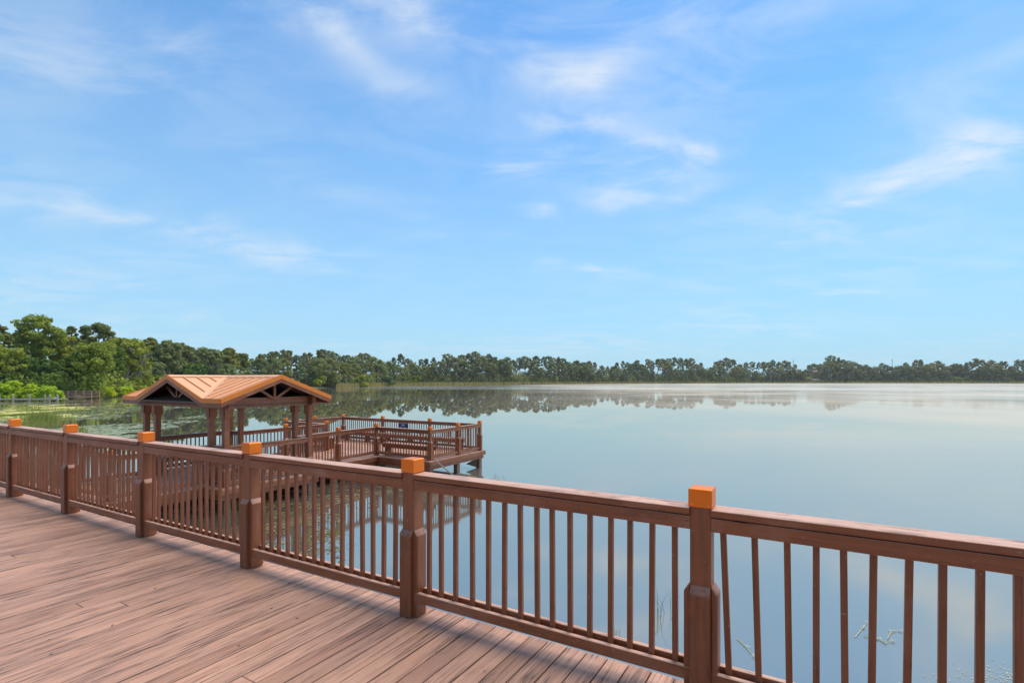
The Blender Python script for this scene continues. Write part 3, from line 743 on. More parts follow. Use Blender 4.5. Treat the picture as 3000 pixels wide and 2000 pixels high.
mb = MB(); strokes(mb, [(-.13,.34),(-.02,.345),(.07,.335)], .035); strokes(mb, [(-.12,.30),(.08,.305)], .02)
SG.part('emblem', mb, SKYB)
LB = Thing('plank', -11.05, 13.5, PD, 'grey weathered board slanting from the pier corner down to the water', 'board')
p0 = at_px(1273, 1337, PD+.02); p1 = at_px(1346, 1408, WATER-.03)
def toAV(P): return (P.x*CA + P.y*SA, P.x*.5125 + P.y*.8586, P.z)
p0 = (-11.02, 13.42, PD-.01+.06); 
q = toAV(p1)
mb = MB(); mb.beam(p0, q, .10, .035); LB.part('board', mb, W_GREY)

# ------------------------------------------------------------------ trees
def leaf_quads(mb, rng, c, rx, ry, rz, n, size, shell=.55, flat=.0):
    for _ in range(n):
        while True:
            p = Vector((rng.uniform(-1,1), rng.uniform(-1,1), rng.uniform(-1,1)))
            if p.length <= 1 and (p.length > shell or rng.random() < .25): break
        nrm = (Vector((p.x/rx, p.y/ry, p.z/rz)).normalized()*1.0 + Vector((rng.gauss(0,.55), rng.gauss(0,.55), rng.gauss(0,.45)+flat))).normalized()
        pos = Vector((c[0]+p.x*rx, c[1]+p.y*ry, c[2]+p.z*rz))
        x = nrm.orthogonal().normalized(); y = nrm.cross(x); an = rng.uniform(0, 6.28)
        x2 = x*math.cos(an)+y*math.sin(an); y2 = nrm.cross(x2)
        s = size*rng.uniform(.55, 1.25); e = s*rng.uniform(.5, .9)
        k = len(mb.v)
        mb.v += [tuple(pos - x2*s), tuple(pos + y2*e*.8 - x2*s*.1), tuple(pos + x2*s), tuple(pos - y2*e + x2*s*.15)]
        mb.f.append((k, k+1, k+2, k+3))
def pine(seed, H, Wd, leaf, n, tufts=24, low=.58):
    rng = random.Random(seed); tr = MB(); cr = MB()
    lean = rng.uniform(-.03,.03)*H
    pts = [(lean*(i/6)**1.5 + rng.uniform(-.08,.08), rng.uniform(-.08,.08), H*.97*i/6) for i in range(7)]
    r0 = H*.013+.05; tr.tube(pts, [r0*(1-.75*i/6) for i in range(7)], 6)
    for k in range(tufts):
        f = low + (1-low)*((k+.5)/tufts)**.8
        an = k*2.4 + rng.uniform(-.5,.5)
        prof = math.sin(min(1, (1-f)/(1-low)*1.0+.28)*math.pi*.62)
        rr_ = Wd*.5*prof*rng.uniform(.35,.85) if k < tufts-1 else 0
        c = (lean*f+rr_*math.cos(an), rr_*math.sin(an), H*(f+.0)-Wd*.03)
        tr.tube([(lean*f*.9, 0, H*(f-.09)), (lean*f+rr_*.5*math.cos(an), rr_*.5*math.sin(an), H*(f-.035)), c], [r0*.34, r0*.22, r0*.08], 4)
        sz = Wd*rng.uniform(.08,.19)
        leaf_quads(cr, rng, c, sz*1.1, sz*1.1, sz*.62, n//tufts, leaf, .3, .5)
    for k in range(3):     # dead stubs below the crown
        f = rng.uniform(.35,.55); an = rng.uniform(0,6.28); l = Wd*.18
        tr.tube([(0,0,H*f), (l*math.cos(an), l*math.sin(an), H*f+l*.3)], [r0*.2, r0*.06], 4)
    return tr, cr
def broad(seed, H, Wd, leaf, n, lobes=24, base=.30, moss=0, mossm=None, lobe=(.10,.20), flat=.75):
    rng = random.Random(seed); tr = MB(); cr = MB(); ms = MB()
    r0 = H*.017+.08
    top = H*.62
    tr.tube([(0,0,0),(rng.uniform(-.2,.2),0,H*.2),(rng.uniform(-.4,.4),rng.uniform(-.3,.3),H*.42),(0,0,top)], [r0*1.25,r0,r0*.75,r0*.4], 7)
    for k in range(lobes):
        an = k*2.399; f = (k+.5)/lobes
        zz = base + (1-base)*(.18+.70*f)
        env = math.sqrt(max(.05, 1-((zz-base-.30*(1-base))/((1-base)*.78))**2))
        rr_ = Wd*.5*env*rng.uniform(.45,.80)
        if k >= lobes-2: rr_ *= .35
        c = (rr_*math.cos(an), rr_*math.sin(an), H*zz*rng.uniform(.97,1.0))
        tr.tube([(0,0,H*max(.2,zz-.28)), (rr_*.55*math.cos(an), rr_*.55*math.sin(an), H*(zz-.10)), c], [r0*.45, r0*.3, r0*.08], 5)
        sz = Wd*rng.uniform(*lobe)
        leaf_quads(cr, rng, c, sz, sz, sz*flat, int(n/lobes), leaf, .55, .35)
        for _ in range(3):   # small outliers give the uneven outline
            a2 = rng.uniform(0,6.28); c2 = (c[0]+sz*1.05*math.cos(a2), c[1]+sz*1.05*math.sin(a2), c[2]+rng.uniform(-.2,.7)*sz)
            leaf_quads(cr, rng, c2, sz*.32, sz*.32, sz*.22, max(4, int(n/lobes*.10)), leaf*.9, .1, .3)
        for _ in range(moss):
            a2 = rng.uniform(0,6.28); rr2 = sz*rng.uniform(.3,1); x0 = c[0]+rr2*math.cos(a2); y0 = c[1]+rr2*math.sin(a2)
            l = rng.uniform(.8,2.4); wd_ = rng.uniform(.10,.28); b2 = rng.uniform(0,3.14); dx, dy = wd_*math.cos(b2), wd_*math.sin(b2); z0 = c[2]-sz*.25
            q_ = len(ms.v); ms.v += [(x0-dx,y0-dy,z0),(x0+dx,y0+dy,z0),(x0+dx*.5+.1,y0+dy*.5,z0-l*.6),(x0,y0,z0-l)]; ms.f.append((q_,q_+1,q_+2,q_+3))
    return tr, cr, ms
def vined(seed, H, Wd, leaf, n):      # tall tree with a spreading top and a curtain of vines down the trunk
    rng = random.Random(seed); tr, cr = pine(seed, H, Wd*1.05, leaf, int(n*.55), 26, .55)
    for k in range(10):
        f = .12+.62*k/10; sz = Wd*rng.uniform(.10,.19)
        an = rng.uniform(0,6.28); o_ = Wd*rng.uniform(.02,.18)
        leaf_quads(cr, rng, (o_*math.cos(an), o_*math.sin(an), H*f), sz, sz, sz*1.5, int(n*.05), leaf, .5, 0)
    return tr, cr
def place_tree(name, parts, loc, rz=0, scale=1.0, **tg):
    """first call builds; parts = [(part name, mesh)]; copies share their meshes"""
    e = bpy.data.objects.new(name, None); COL.objects.link(e); e.location = loc; e.rotation_euler = (0,0,rz)
    e.scale = scale if isinstance(scale, tuple) else (scale,)*3
    for pn, me in parts:
        o_ = bpy.data.objects.new(pn, me); COL.objects.link(o_); o_.parent = e
    tag(e, **tg); return e
def mk(parts):
    r = []
    for pn, mb_, m_ in parts:
        if not mb_.v: continue
        me = mb_.mesh(pn); me.materials.append(m_); r.append((pn, me))
    return r
GZ_ = -1.3
def tree_at(x, ytop, Z, wpx, kind, label, group=None, seed=0, fm=None, bark=None, gz=GZ_, n=None):
    H = (1114-ytop)*Z/1500 + CAMZ - gz; Wd = wpx*Z/1500; leaf = .0027*Z
    X = (x-1500)/1500*Z
    n = n or 5200
    if kind == 'pine': tr, cr = pine(seed, H, Wd, leaf, n); P_ = mk([('trunk', tr, bark or BARK), ('crown', cr, fm or F_PINE)]); nm = 'pine_tree'
    elif kind == 'vined': tr, cr = vined(seed, H, Wd, leaf, n*2); P_ = mk([('trunk', tr, bark or BARKP), ('crown', cr, fm or F_NEAR)]); nm = 'cypress_tree'
    else:
        tr, cr, ms = broad(seed, H, Wd, leaf, int(n*1.6), moss=14 if kind == 'mossy' else 0)
        P_ = mk([('trunk', tr, bark or BARKP), ('crown', cr, fm or F_NEAR), ('moss', ms, F_MOSS)]); nm = 'broadleaf_tree'
    return place_tree(nm, P_, (X, Z, gz), 0, 1.0, label=label, cat='tree', group=group)
tree_at(-12, 950, 100, 85, 'pine', 'dark pine cut by the left edge of the photo', seed=1)
tree_at(-70, 930, 96, 120, 'broad', 'leafy tree just outside the left edge, its right side showing', seed=21)
tree_at(48, 972, 118, 75, 'pine', 'thin open pine left of the tallest tree of the cove', seed=2)
tree_at(115, 927, 108, 118, 'vined', 'tallest tree of the cove, vine-hung with a spreading flat top', seed=3)
tree_at(12, 1010, 93, 110, 'broad', 'round green tree low behind the bright shrubs at the left edge', seed=4, fm=F_NEAR)
tree_at(75, 1035, 96, 80, 'broad', 'dark leafy tree at the foot of the tallest cove tree', seed=5, fm=F_DEEP)
tree_at(178, 985, 112, 75, 'vined', 'vine-covered green tree right of the tallest cove tree', seed=6)
tree_at(211, 956, 122, 42, 'pine', 'small thin pine top poking up alone in the cove skyline', seed=7, n=1500)
tree_at(292, 950, 126, 100, 'pine', 'open round-topped pine seen against the sky above the cove', seed=8)
tree_at(250, 985, 130, 60, 'pine', 'sparse pine between the lone thin pine and the round-topped pine', seed=9, n=2000)
tree_at(281, 1002, 97, 118, 'vined', 'yellow-green cypress with a pale trunk standing beside the red-brown footbridge', seed=10, gz=-1.7)
tree_at(372, 980, 124, 112, 'mossy', 'broad moss-hung tree with a pale trunk left of the gazebo roof', seed=12)
tree_at(330, 1010, 116, 70, 'broad', 'dark tree between the cypress and the broad moss-hung tree', seed=13, fm=F_DEEP)
tree_at(212, 1040, 102, 70, 'broad', 'low dark tree behind the footbridge', seed=14, fm=F_DEEP)
tree_at(140, 1050, 98, 80, 'broad', 'low leafy tree behind the grey dock', seed=15, fm=F_DEEP)
tree_at(443, 990, 152, 60, 'pine', 'grey-green pine right of the broad moss-hung tree', seed=16)
tree_at(405, 1068, 130, 62, 'broad', 'bright drooping tree at the water left of the gazebo roof', seed=17, fm=F_NEAR)
tree_at(492, 990, 152, 100, 'broad', 'rounded tree with an olive crown above the left gazebo gable', seed=18, fm=F_MID)
tree_at(440, 1060, 140, 80, 'broad', 'grey-green low tree behind the bright drooping tree', seed=19, fm=F_MID)
tree_at(545, 1003, 160, 80, 'mossy', 'moss-grey tree behind the middle of the gazebo roof', seed=20, fm=F_MID)
tree_at(598, 1016, 165, 105, 'mossy', 'wide moss-grey tree with fanned pale limbs behind the gazebo roof', seed=22, fm=F_MID)
tree_at(668, 1022, 176, 62, 'pine', 'flat-topped pine near the gap in the tree line', seed=23)
tree_at(702, 1036, 180, 56, 'pine', 'last pine before the gap in the tree line', seed=24)
tree_at(640, 1060, 170, 90, 'broad', 'low tree right above the gazebo ridge', seed=25, fm=F_MID)
tree_at(560, 1065, 158, 90, 'broad', 'low dark tree right above the gazebo valley', seed=26, fm=F_DEEP)

# prototypes shared along the far shore (1 unit = 1 m at height 20)
protos = {'pine': [], 'broad': [], 'mid': [], 'snag': []}
for i in range(7):
    tr, cr = pine(100+i, 20, [7,9,6,8,10,7,9][i], .62, 900, [15,20,13,18,22,17,24][i], [.66,.60,.70,.62,.58,.68,.55][i])
    protos['pine'].append(mk([('trunk', tr, BARK), ('crown', cr, F_FAR)]))
for i in range(6):
    tr, cr, ms = broad(200+i, 20, [13,15,12,14,16,11][i], .68, 1700, 12+i, .22)
    protos['broad'].append(mk([('trunk', tr, BARKP), ('crown', cr, F_FAR)]))
for i in range(5):
    tr, cr, ms = broad(300+i, 20, [13,15,12,14,16][i], .60, 1900, 12+i, .20)
    protos['mid'].append(mk([('trunk', tr, BARKP), ('crown', cr, F_MID)]))
def profile(x):
    P = [(715,1075),(735,1055),(757,1038),(775,1035),(830,1027),(870,1038),(920,1030),(960,1027),(1000,1040),(1050,1036),(1090,1030),(1130,1050),(1170,1040),(1220,1055),(1260,1045),(1300,1043),(1370,1033),(1450,1033),(1500,1052),(1560,1045),(1700,1050),(1740,1058),(1765,1076),(1785,1078),(1800,1066),(1860,1058),(1960,1050),(2030,1054),(2060,1068),(2130,1052),(2200,1062),(2290,1056),(2320,1066),(2350,1080),(2370,1074),(2388,1052),(2410,1078),(2428,1042),(2460,1052),(2500,1053),(2540,1066),(2600,1066),(2640,1062),(2700,1056),(2760,1058),(2800,1058),(2890,1052),(2960,1058),(3200,1056)]
    if x < P[0][0]: return P[0][1]
    for (a,b),(c,d) in zip(P,P[1:]):
        if x <= c: return b+(d-b)*(x-a)/(c-a)
    return P[-1][1]
def section(x):
    if x < 1000: return 'behind the gazebo roof'
    if x < 1440: return 'above the pier end'
    if x < 1760: return 'right of the pier end'
    if x < 2060: return 'above the tallest post'
    if x < 2350: return 'left of the white house'
    if x < 2620: return 'right of the white house'
    return 'at the right edge'
rt = random.Random(77); cnt = {}
ordn = ['first','second','third','fourth','fifth','sixth','seventh','eighth','ninth','tenth','eleventh','twelfth','thirteenth','fourteenth','fifteenth','sixteenth','seventeenth','eighteenth','nineteenth','twentieth']
def far_tree(x, ytop, Z, kind, back):
    ps = protos[kind]; P_ = rt.choice(ps)
    gz = -1.2
    H = (1114-ytop)*Z/1500 + CAMZ - gz; s_ = H/20
    sw = s_*rt.uniform(.70,1.05)
    if kind != 'pine': sw = max(sw, s_*1.0)
    sec = section(x); key = (kind, back, sec)
    cnt[key] = cnt.get(key, 0)+1; k = cnt[key]
    kn = {'pine':'flat-topped pine', 'broad':'olive tree', 'mid':'green tree'}[kind]
    o_ = ordn[k-1] if k <= 20 else 'farther'
    lab = f"{'taller back' if back else 'lower waterside'} {kn} {sec}, {o_} from left"
    place_tree('pine_tree' if kind == 'pine' else 'broadleaf_tree', P_, ((x-1500)/1500*Z, Z, gz), rt.uniform(0,6.28), (sw, sw, s_), label=lab, cat='tree', group='trees along the far shore')
x = 738
while x < 3080:           # skyline row
    Z = shoreZ(x) + rt.uniform(14, 34)
    kind = 'pine' if rt.random() < (.72 if x < 2550 else .5) else ('mid' if x < 1250 else 'broad')
    yt = profile(x) + (rt.uniform(-5, 4) if kind == 'pine' else rt.uniform(1, 11))
    if not 2384 < x < 2400: far_tree(x, yt, Z, kind, True)
    else: far_tree(x, yt, Z+62, kind, True)
    x += rt.uniform(13, 25)*(.8 if Z > 450 else 1)
x = 725
while x < 3080:           # waterline row
    Z = shoreZ(x) + rt.uniform(5, 11)
    kind = 'pine' if rt.random() < .30 else ('mid' if x < 1250 else 'broad')
    top = profile(x); yt = 1114 - (1114-top)*rt.uniform(.55, .92)
    if 2370 < x < 2412: x += 8; continue
    far_tree(x, yt, Z, kind, False); x += rt.uniform(16, 32)*(.8 if Z > 450 else 1)

# ------------------------------------------------------------------ thicket, shrubs, reeds
rs = random.Random(31)
def thicket(name, x0, x1, hfun, zoff, leaf, m_, dens, depth=6, seed=1):
    rs = random.Random(seed); mb = MB(); x = x0
    while x < x1:
        Z0 = shoreZ(x); Z = Z0 + zoff + rs.uniform(0, depth); h = hfun(x)*rs.uniform(.55, 1.1); r = h*rs.uniform(.45,.75)
        if 2374 < x < 2408: x += 3; continue
        X = (x-1500)/1500*Z
        leaf_quads(mb, rs, (X, Z, -1.3+h*.45), r, r*.8, h*.55, int(dens), leaf*Z/100, .6, .2)
        x += r*1500/Z*rs.uniform(.25,.50)
    o_ = obj(name, mb, m_); tag(o_, kind='stuff'); return o_
o_ = thicket('lakeside_thicket', -260, 520, lambda x: 6.5, 5, .33, F_DEEP, 240, 24, 2)
tag(o_, 'dark green undergrowth filling the foot of the cove trees', 'undergrowth')
o_ = thicket('lakeside_thicket', -260, 292, lambda x: 4.4, 3, .30, F_DEEP, 260, 4, 7)
tag(o_, 'leafy bank growth between the bright shrubs and the cove trees', 'undergrowth')
o_ = thicket('lakeside_thicket', 296, 560, lambda x: 4.8, -9, .30, F_NEAR, 260, 8, 8)
tag(o_, 'leafy bank growth under the moss-hung trees left of the gazebo roof', 'undergrowth')
o_ = thicket('lakeside_thicket', -300, 700, lambda x: 11.5 if x < 380 else 9.5, 26, .36, F_NEAR, 300, 16, 6)
tag(o_, 'green wood filling the gaps behind the cove trees', 'undergrowth')
o_ = thicket('lakeside_thicket', 460, 1250, lambda x: 8.0, 9, .30, F_MID, 230, 16, 3)
tag(o_, 'grey-green undergrowth along the shore behind the gazebo', 'undergrowth')
o_ = thicket('lakeside_thicket', 1200, 3150, lambda x: 17.5 if x > 1560 else 14.0, 24, .16, F_FAR, 230, 26, 4)
tag(o_, 'olive undergrowth along the far shore', 'undergrowth')
o_ = thicket('lakeside_thicket', 1000, 3150, lambda x: 8.5, 7, .17, F_MID, 180, 8, 9)
tag(o_, 'low green undergrowth right behind the reeds of the far shore', 'undergrowth')
def shrub(x, ybase, ytop, wpx, Z, m_, label, seed, group=None, name='shrub'):
    rs = random.Random(seed); H = (ybase-ytop)*Z/1500; r = wpx*Z/3000; mb = MB(); st = MB()
    X = (x-1500)/1500*Z; zb = CAMZ-(ybase-1114)*Z/1500
    for k in range(13):
        an = rs.uniform(0,6.28); rr_ = r*rs.uniform(0,.62)*(1 if k < 5 else 1.2); hh_ = H*(rs.uniform(.45,.76) if k < 5 else rs.uniform(.12,.4)); sz = r*rs.uniform(.28,.45)
        c = (rr_*math.cos(an), rr_*math.sin(an)*.7, hh_)
        leaf_quads(mb, rs, c, sz, sz*.8, min(sz*.6, H*.26), 200, .0028*Z, .6, .5)
        st.tube([(0,0,0), (c[0]*.5,c[1]*.5,hh_*.6), c], [.06,.04,.015], 4)
    e = place_tree(name, mk([('stem', st, BARK), ('foliage', mb, m_)]), (X, Z, zb), 0, 1.0, label=label, cat='shrub', group=group)
labs = ['bright lime shrub cut by the left edge behind the grey dock', 'tall lime shrub with a pointed top behind the second dock post', 'bright lime shrub behind the middle of the grey dock',
        'lime shrub behind the closely paired dock posts', 'lime shrub drooping over the end of the grey dock']
for i, (x, yb, yt, wp, Z) in enumerate([(-5,1171,1114,90,86),(48,1171,1108,95,88),(92,1170,1120,90,87),(130,1170,1126,80,86),(163,1171,1140,62,84)]):
    shrub(x, yb, yt, wp, Z, F_LIME, labs[i], 400+i, 'bright shrubs behind the grey dock')
shrub(60, 1165, 1085, 110, 96, F_NEAR, 'large mid-green shrub rising behind the lime shrubs', 410)
shrub(150, 1165, 1095, 110, 98, F_DEEP, 'large dark shrub behind the lime shrub that droops over the dock end', 411)
shrub(215, 1160, 1100, 90, 103, F_DEEP, 'large dark shrub behind the left half of the footbridge', 412)
labs = ['bright green bank shrub just right of the footbridge', 'bright green bank shrub between the footbridge and the pale-trunked tree', 'bright green bank shrub below the pale-trunked tree', 'bright green bank shrub touching the left end of the gazebo roof', 'bright green bank shrub above the left gazebo eave']
for i, (x, yb, yt, wp) in enumerate([(305,1158,1124,62),(335,1157,1130,60),(368,1156,1132,60),(402,1154,1130,62),(440,1152,1128,70)]):
    shrub(x, yb, yt, wp, 102+i*6, F_LIME if i % 2 == 0 else F_NEAR, labs[i], 420+i, 'bright shrubs along the bank')
for i, (x, yt, wp, Z) in enumerate([(925,1092,62,228),(975,1098,60,236),(1060,1095,52,262),(1135,1100,46,300),(1215,1096,40,340)]):
    shrub(x, 1114+3.1*1500/Z, yt, wp, Z, F_MID if i % 2 else F_NEAR, ['green rounded shrub on the far bank right of the gazebo roof','low spreading shrub at the point of the far bank','dark shrub at the left end of the golden reeds','green shrub in the golden reeds above the pier end','dark shrub standing out from the reeds into the water'][i], 430+i)
def blades(name, m_, gen, label, cat):
    mb = MB()
    for (X, Y, z, h, wd, lx, ly) in gen:
        an = rs.uniform(0, 3.14); dx, dy = wd*math.cos(an), wd*math.sin(an); k = len(mb.v)
        mb.v += [(X-dx,Y-dy,z),(X+dx,Y+dy,z),(X+dx*.6+lx*.5,Y+dy*.6+ly*.5,z+h*.62),(X+lx,Y+ly,z+h),(X-dx*.6+lx*.5,Y-dy*.6+ly*.5,z+h*.62)]; mb.f.append((k,k+1,k+2,k+3,k+4))
    o_ = obj(name, mb, m_); tag(o_, label, cat, kind='stuff'); return o_
def reedgen(x0, x1, n, h, depth):
    for _ in range(n):
        x = rs.uniform(x0, x1); Z = shoreZ(x)+rs.uniform(-depth*.5, depth*.5); hh_ = h*rs.uniform(.6,1.1)
        yield ((x-1500)/1500*Z, Z, WATER-.05, hh_, .0009*Z*rs.uniform(.5,1.2), rs.gauss(0,.25), rs.gauss(0,.25))
blades('reeds', F_REED, reedgen(985, 2000, 9000, 2.6, 14), 'golden reeds along the waterline of the far shore', 'reeds')
blades('reeds', foliage('reeds_green', (.16,.18,.05), (.36,.36,.12)), reedgen(1950, 3150, 6000, 3.0, 12), 'green-brown reeds along the waterline towards the right', 'reeds')

# ------------------------------------------------------------------ far buildings, masts
HW = simple('house_white', (.80,.80,.78), .6, 0, .05); HR = simple('house_roof_grey', (.16,.15,.16), .7); GLS = simple('house_glass', (.03,.035,.04), .1)
BRK = simple('house_brick', (.20,.13,.10), .8, 0, .1); RRF = simple('house_roof_red', (.17,.09,.07), .8)
def house(x, Z, wd, dp, h, rh, gz, wall, roof, label, openings, name='house'):
    e = empty(name, ((x-1500)/1500*Z, Z, gz)); tag(e, label, 'house')
    mb = MB(); mb.box(-wd/2, wd/2, 0, dp, 0, h); obj('wall', mb, wall, e)
    mb = MB(); o_ = .5; mb.add([(-wd/2-o_,-o_,h),(wd/2+o_,-o_,h),(wd/2+o_,dp+o_,h),(-wd/2-o_,dp+o_,h),(-wd/2+1,dp/2,h+rh),(wd/2-1,dp/2,h+rh)], [(0,3,2,1),(0,1,5,4),(2,3,4,5),(1,2,5),(3,0,4)])
    obj('roof', mb, roof, e)
    for (nm, a_, b_, z0, z1) in openings:
        f = MB(); f.box(a_, b_, -.03, .02, z0, z1); w_ = obj(nm, f, GLS, e)
        g = MB(); t_ = .12
        g.box(a_-t_, b_+t_, -.06, -.001, z1, z1+t_); g.box(a_-t_, a_, -.06, -.001, z0, z1); g.box(b_, b_+t_, -.06, -.001, z0, z1)
        obj('frame', g, HW, w_)
house(2391, 655, 13, 8, 2.9, 1.6, -.6, HW, HR, 'low white house with a grey roof on the far shore', [('window',-4.2,-2.4,.8,2.3),('door',-.6,.6,0,2.2),('window',1.6,2.6,.8,2.3)])
house(2397, 690, 18, 10, 13.5, 2.6, -.4, BRK, RRF, 'brick house with a red-brown roof among the trees behind the white house', [('window',-7,-5,9.5,11.3),('window',-2.5,-.5,9.5,11.3),('window',3,5,9.5,11.3)])
for x, yt, lab in ((2324, 1054, 'thin mast above the trees left of the white house'), (2614, 1051, 'thin mast above the trees right of the white house')):
    Z = 700; e = empty('radio_mast', ((x-1500)/1500*Z, Z, -.5)); tag(e, lab, 'mast', 'masts above the far trees')
    H = (1114-yt)*Z/1500+CAMZ+.5; mb = MB(); mb.tube([(0,0,0),(0,0,H)], [.35,.25], 6); obj('pole', mb, BARK, e)
    mb = MB(); mb.box(-.9,.9,-.1,.1,H-2.2,H-1.9); obj('crossarm', mb, BARK, e)

# ------------------------------------------------------------------ left cove: dock, footbridge
GW = simple('dock_grey_wood', (.30,.28,.26), .85, 0, .2, 2)
Zd = 82
dk = empty('dock', at_px(100, 1176, WATER)); tag(dk, 'low grey weathered dock with stubby posts in front of the bright shrubs', 'dock')
b0 = Vector(dk.location)
def dX(x): return (x-1500)/1500*b0.y - b0.x
mb = MB()
for k in range(0, 60):
    xa = dX(-40)+k*(dX(174)-dX(-40))/60; mb.box(xa, xa+(dX(174)-dX(-40))/60-.02, -.1, 1.5, .36, .42)
obj('deck_board', mb, GW, dk)
mb = MB(); mb.box(dX(-40), dX(174), -.16, -.1, .24, .44); mb.box(dX(-40), dX(174), 1.5, 1.56, .24, .44); obj('fascia', mb, GW, dk)
for x in (-38, 3, 43, 91, 136, 150, 173):
    mb = MB(); mb.tube([(dX(x), -.26, -2.5), (dX(x), -.26, 1.05)], [.13,.12], 8); mb.tube([(dX(x), -.26, 1.05),(dX(x), -.26, 1.18)], [.12,.02], 8); obj('post', mb, GW, dk)
cb = empty('cooler', (b0.x+dX(156), b0.y+.5, WATER+.42)); tag(cb, 'small white box with a dark lid on the grey dock', 'box')
mb = MB(); mb.box(-.22,.22,-.15,.15,.001,.28); obj('body', mb, HW, cb); mb = MB(); mb.box(-.24,.24,-.17,.17,.281,.34); obj('lid', mb, HR, cb)
RW = simple('footbridge_red_wood', (.34,.20,.16), .8, 0, .2, 2)
fb = empty('footbridge', at_px(225, 1169, WATER)); tag(fb, 'red-brown wooden footbridge with rails by the cove trees', 'footbridge'); b0f = Vector(fb.location)
def fX(x): return (x-1500)/1500*b0f.y - b0f.x
mb = MB(); k = fX(150)
while k < fX(269): mb.box(k, k+.13, 0, 1.6, .42, .46); k += .14
obj('deck_board', mb, RW, fb)
mb = MB(); mb.box(fX(150), fX(269), -.05, 0, .26, .46); mb.box(fX(150), fX(269), 1.6, 1.65, .26, .46); obj('fascia', mb, RW, fb)
for z in (.78, 1.06, 1.40):
    mb = MB(); mb.box(fX(150), fX(269), -.02, .02, z-.06, z+.06); mb.box(fX(150), fX(269), 1.58, 1.62, z-.06, z+.06); obj('rail', mb, RW, fb)
for x in (152, 178, 200, 222, 246, 269):
    for y in (-.07, 1.67):
        mb = MB(); mb.box(fX(x)-.06, fX(x)+.06, y-.05, y+.05, -2.5, 1.52); obj('post', mb, RW, fb)

# ------------------------------------------------------------------ things floating on the lake
rp = random.Random(9)
def fl_mat(name, c0, c1, rough):
    m, t, p, o = mat(name); g = t.nodes.new('ShaderNodeNewGeometry'); c = mixrgb(t, g.outputs['Random Per Island'], c0, c1); t.links.new(c, p.inputs['Base Color']); p.inputs['Roughness'].default_value = rough; return m
PALE = fl_mat('pale_weed', (.26,.28,.15), (.50,.50,.34), .6); PAD = fl_mat('lily_pad', (.17,.22,.08), (.46,.48,.26), .22); ALG = fl_mat('algae_mat', (.30,.30,.05), (.60,.56,.16), .6); DEB = fl_mat('floating_debris', (.05,.045,.022), (.30,.26,.13), .6)
def pads(name, m_, gen, label, cat):
    mb = MB()
    for (X, Y, r, z) in gen:
        n = 7; k = len(mb.v); a0 = rp.uniform(0, 6.28)
        mb.v += [(X+r*rp.uniform(.8,1.1)*math.cos(a0+6.0*i/n), Y+r*rp.uniform(.8,1.1)*math.sin(a0+6.0*i/n), z) for i in range(n)]; mb.f.append(tuple(range(k, k+n)))
    o_ = obj(name, mb, m_); tag(o_, label, cat, kind='stuff'); return o_
def gen_pads():
    c = 0
    while c < 9000:
        x = rp.uniform(-60, 640); y = rp.uniform(1160, 1330)
        P_ = at_px(x, y, WATER)
        nn = noise.noise(Vector((P_.x*.10, P_.y*.075, 3.0))) + .45*noise.noise(Vector((P_.x*.5, P_.y*.35, 1.0)))
        lim = .05 + max(0, (x-300)/340)*.35 + (0 if y < 1215 else -.06)
        if y < 1185: lim -= .25
        if nn < lim: continue
        c += 1; yield (P_.x+rp.gauss(0,.2), P_.y+rp.gauss(0,.2), rp.uniform(.09,.22)*(1 if P_.y < 60 else 1.5), WATER+.006+rp.uniform(0,.014))
pads('lily_pads', PAD, gen_pads(), 'lily pads spread over the cove on the left', 'lily pads')
def gen_alg():
    for _ in range(3800):
        x = rp.gauss(130, 62); y = 1206 + rp.gauss(0, 9) - (x-130)*.05
        P_ = at_px(x, max(1185, y), WATER)
        if noise.noise(Vector((P_.x*.2, P_.y*.12, 8))) < -.12: continue
        yield (P_.x, P_.y, rp.uniform(.15,.45), WATER+.024+rp.uniform(0,.01))
pads('algae', ALG, gen_alg(), 'yellow-green algae mat floating in the cove', 'algae')
def gen_grass():
    for (cx, cy, n, sp, h) in ((125,1232,800,34,.75),(90,1200,300,30,.5),(60,1250,120,14,.45),(200,1205,300,40,.4),(270,1240,60,10,.4),(240,1268,60,8,.45),(395,1228,30,5,.6)):
        for _ in range(n):
            P_ = at_px(rs.gauss(cx, sp), rs.gauss(cy, 4), WATER); yield (P_.x, P_.y, WATER-.02, h*rs.uniform(.5,1.1), rs.uniform(.012,.03), rs.gauss(0,.12), rs.gauss(0,.12))
blades('water_grass', F_GRASS, gen_grass(), 'pale green water grass standing in the cove among the lily pads', 'water grass')
def gen_debris():
    for _ in range(6500):
        r_ = rp.random()
        if r_ < .42: x, y = rp.uniform(760, 1010), rp.gauss(1540, 55)
        elif r_ < .68: x, y = rp.gauss(900, 90), rp.gauss(1470, 18)
        elif r_ < .84: x, y = rp.uniform(1010, 1190), rp.gauss(1445, 12)
        elif r_ < .93: x, y = rp.gauss(1390, 30), rp.gauss(1400, 6)
        else: x, y = rp.gauss(1250, 40), rp.gauss(1432, 8)
        P_ = at_px(x, max(1250, y), WATER)
        if noise.noise(Vector((P_.x*1.6, P_.y*1.4, 5))) < -.05: continue
        yield (P_.x, P_.y, rp.uniform(.008,.034), WATER+.006+rp.uniform(0,.006))
pads('floating_debris', DEB, gen_debris(), 'dead leaves and bits of weed floating beside the pier', 'debris')
def gen_weed():
    for _ in range(260):
        P_ = at_px(rp.gauss(2960, 95), rp.gauss(1978, 18), WATER); yield (P_.x, P_.y, rp.uniform(.003,.012), WATER+.005+rp.uniform(0,.004))
pads('floating_weed', PALE, gen_weed(), 'pale floating weed by the near railing at the lower right corner', 'weed')
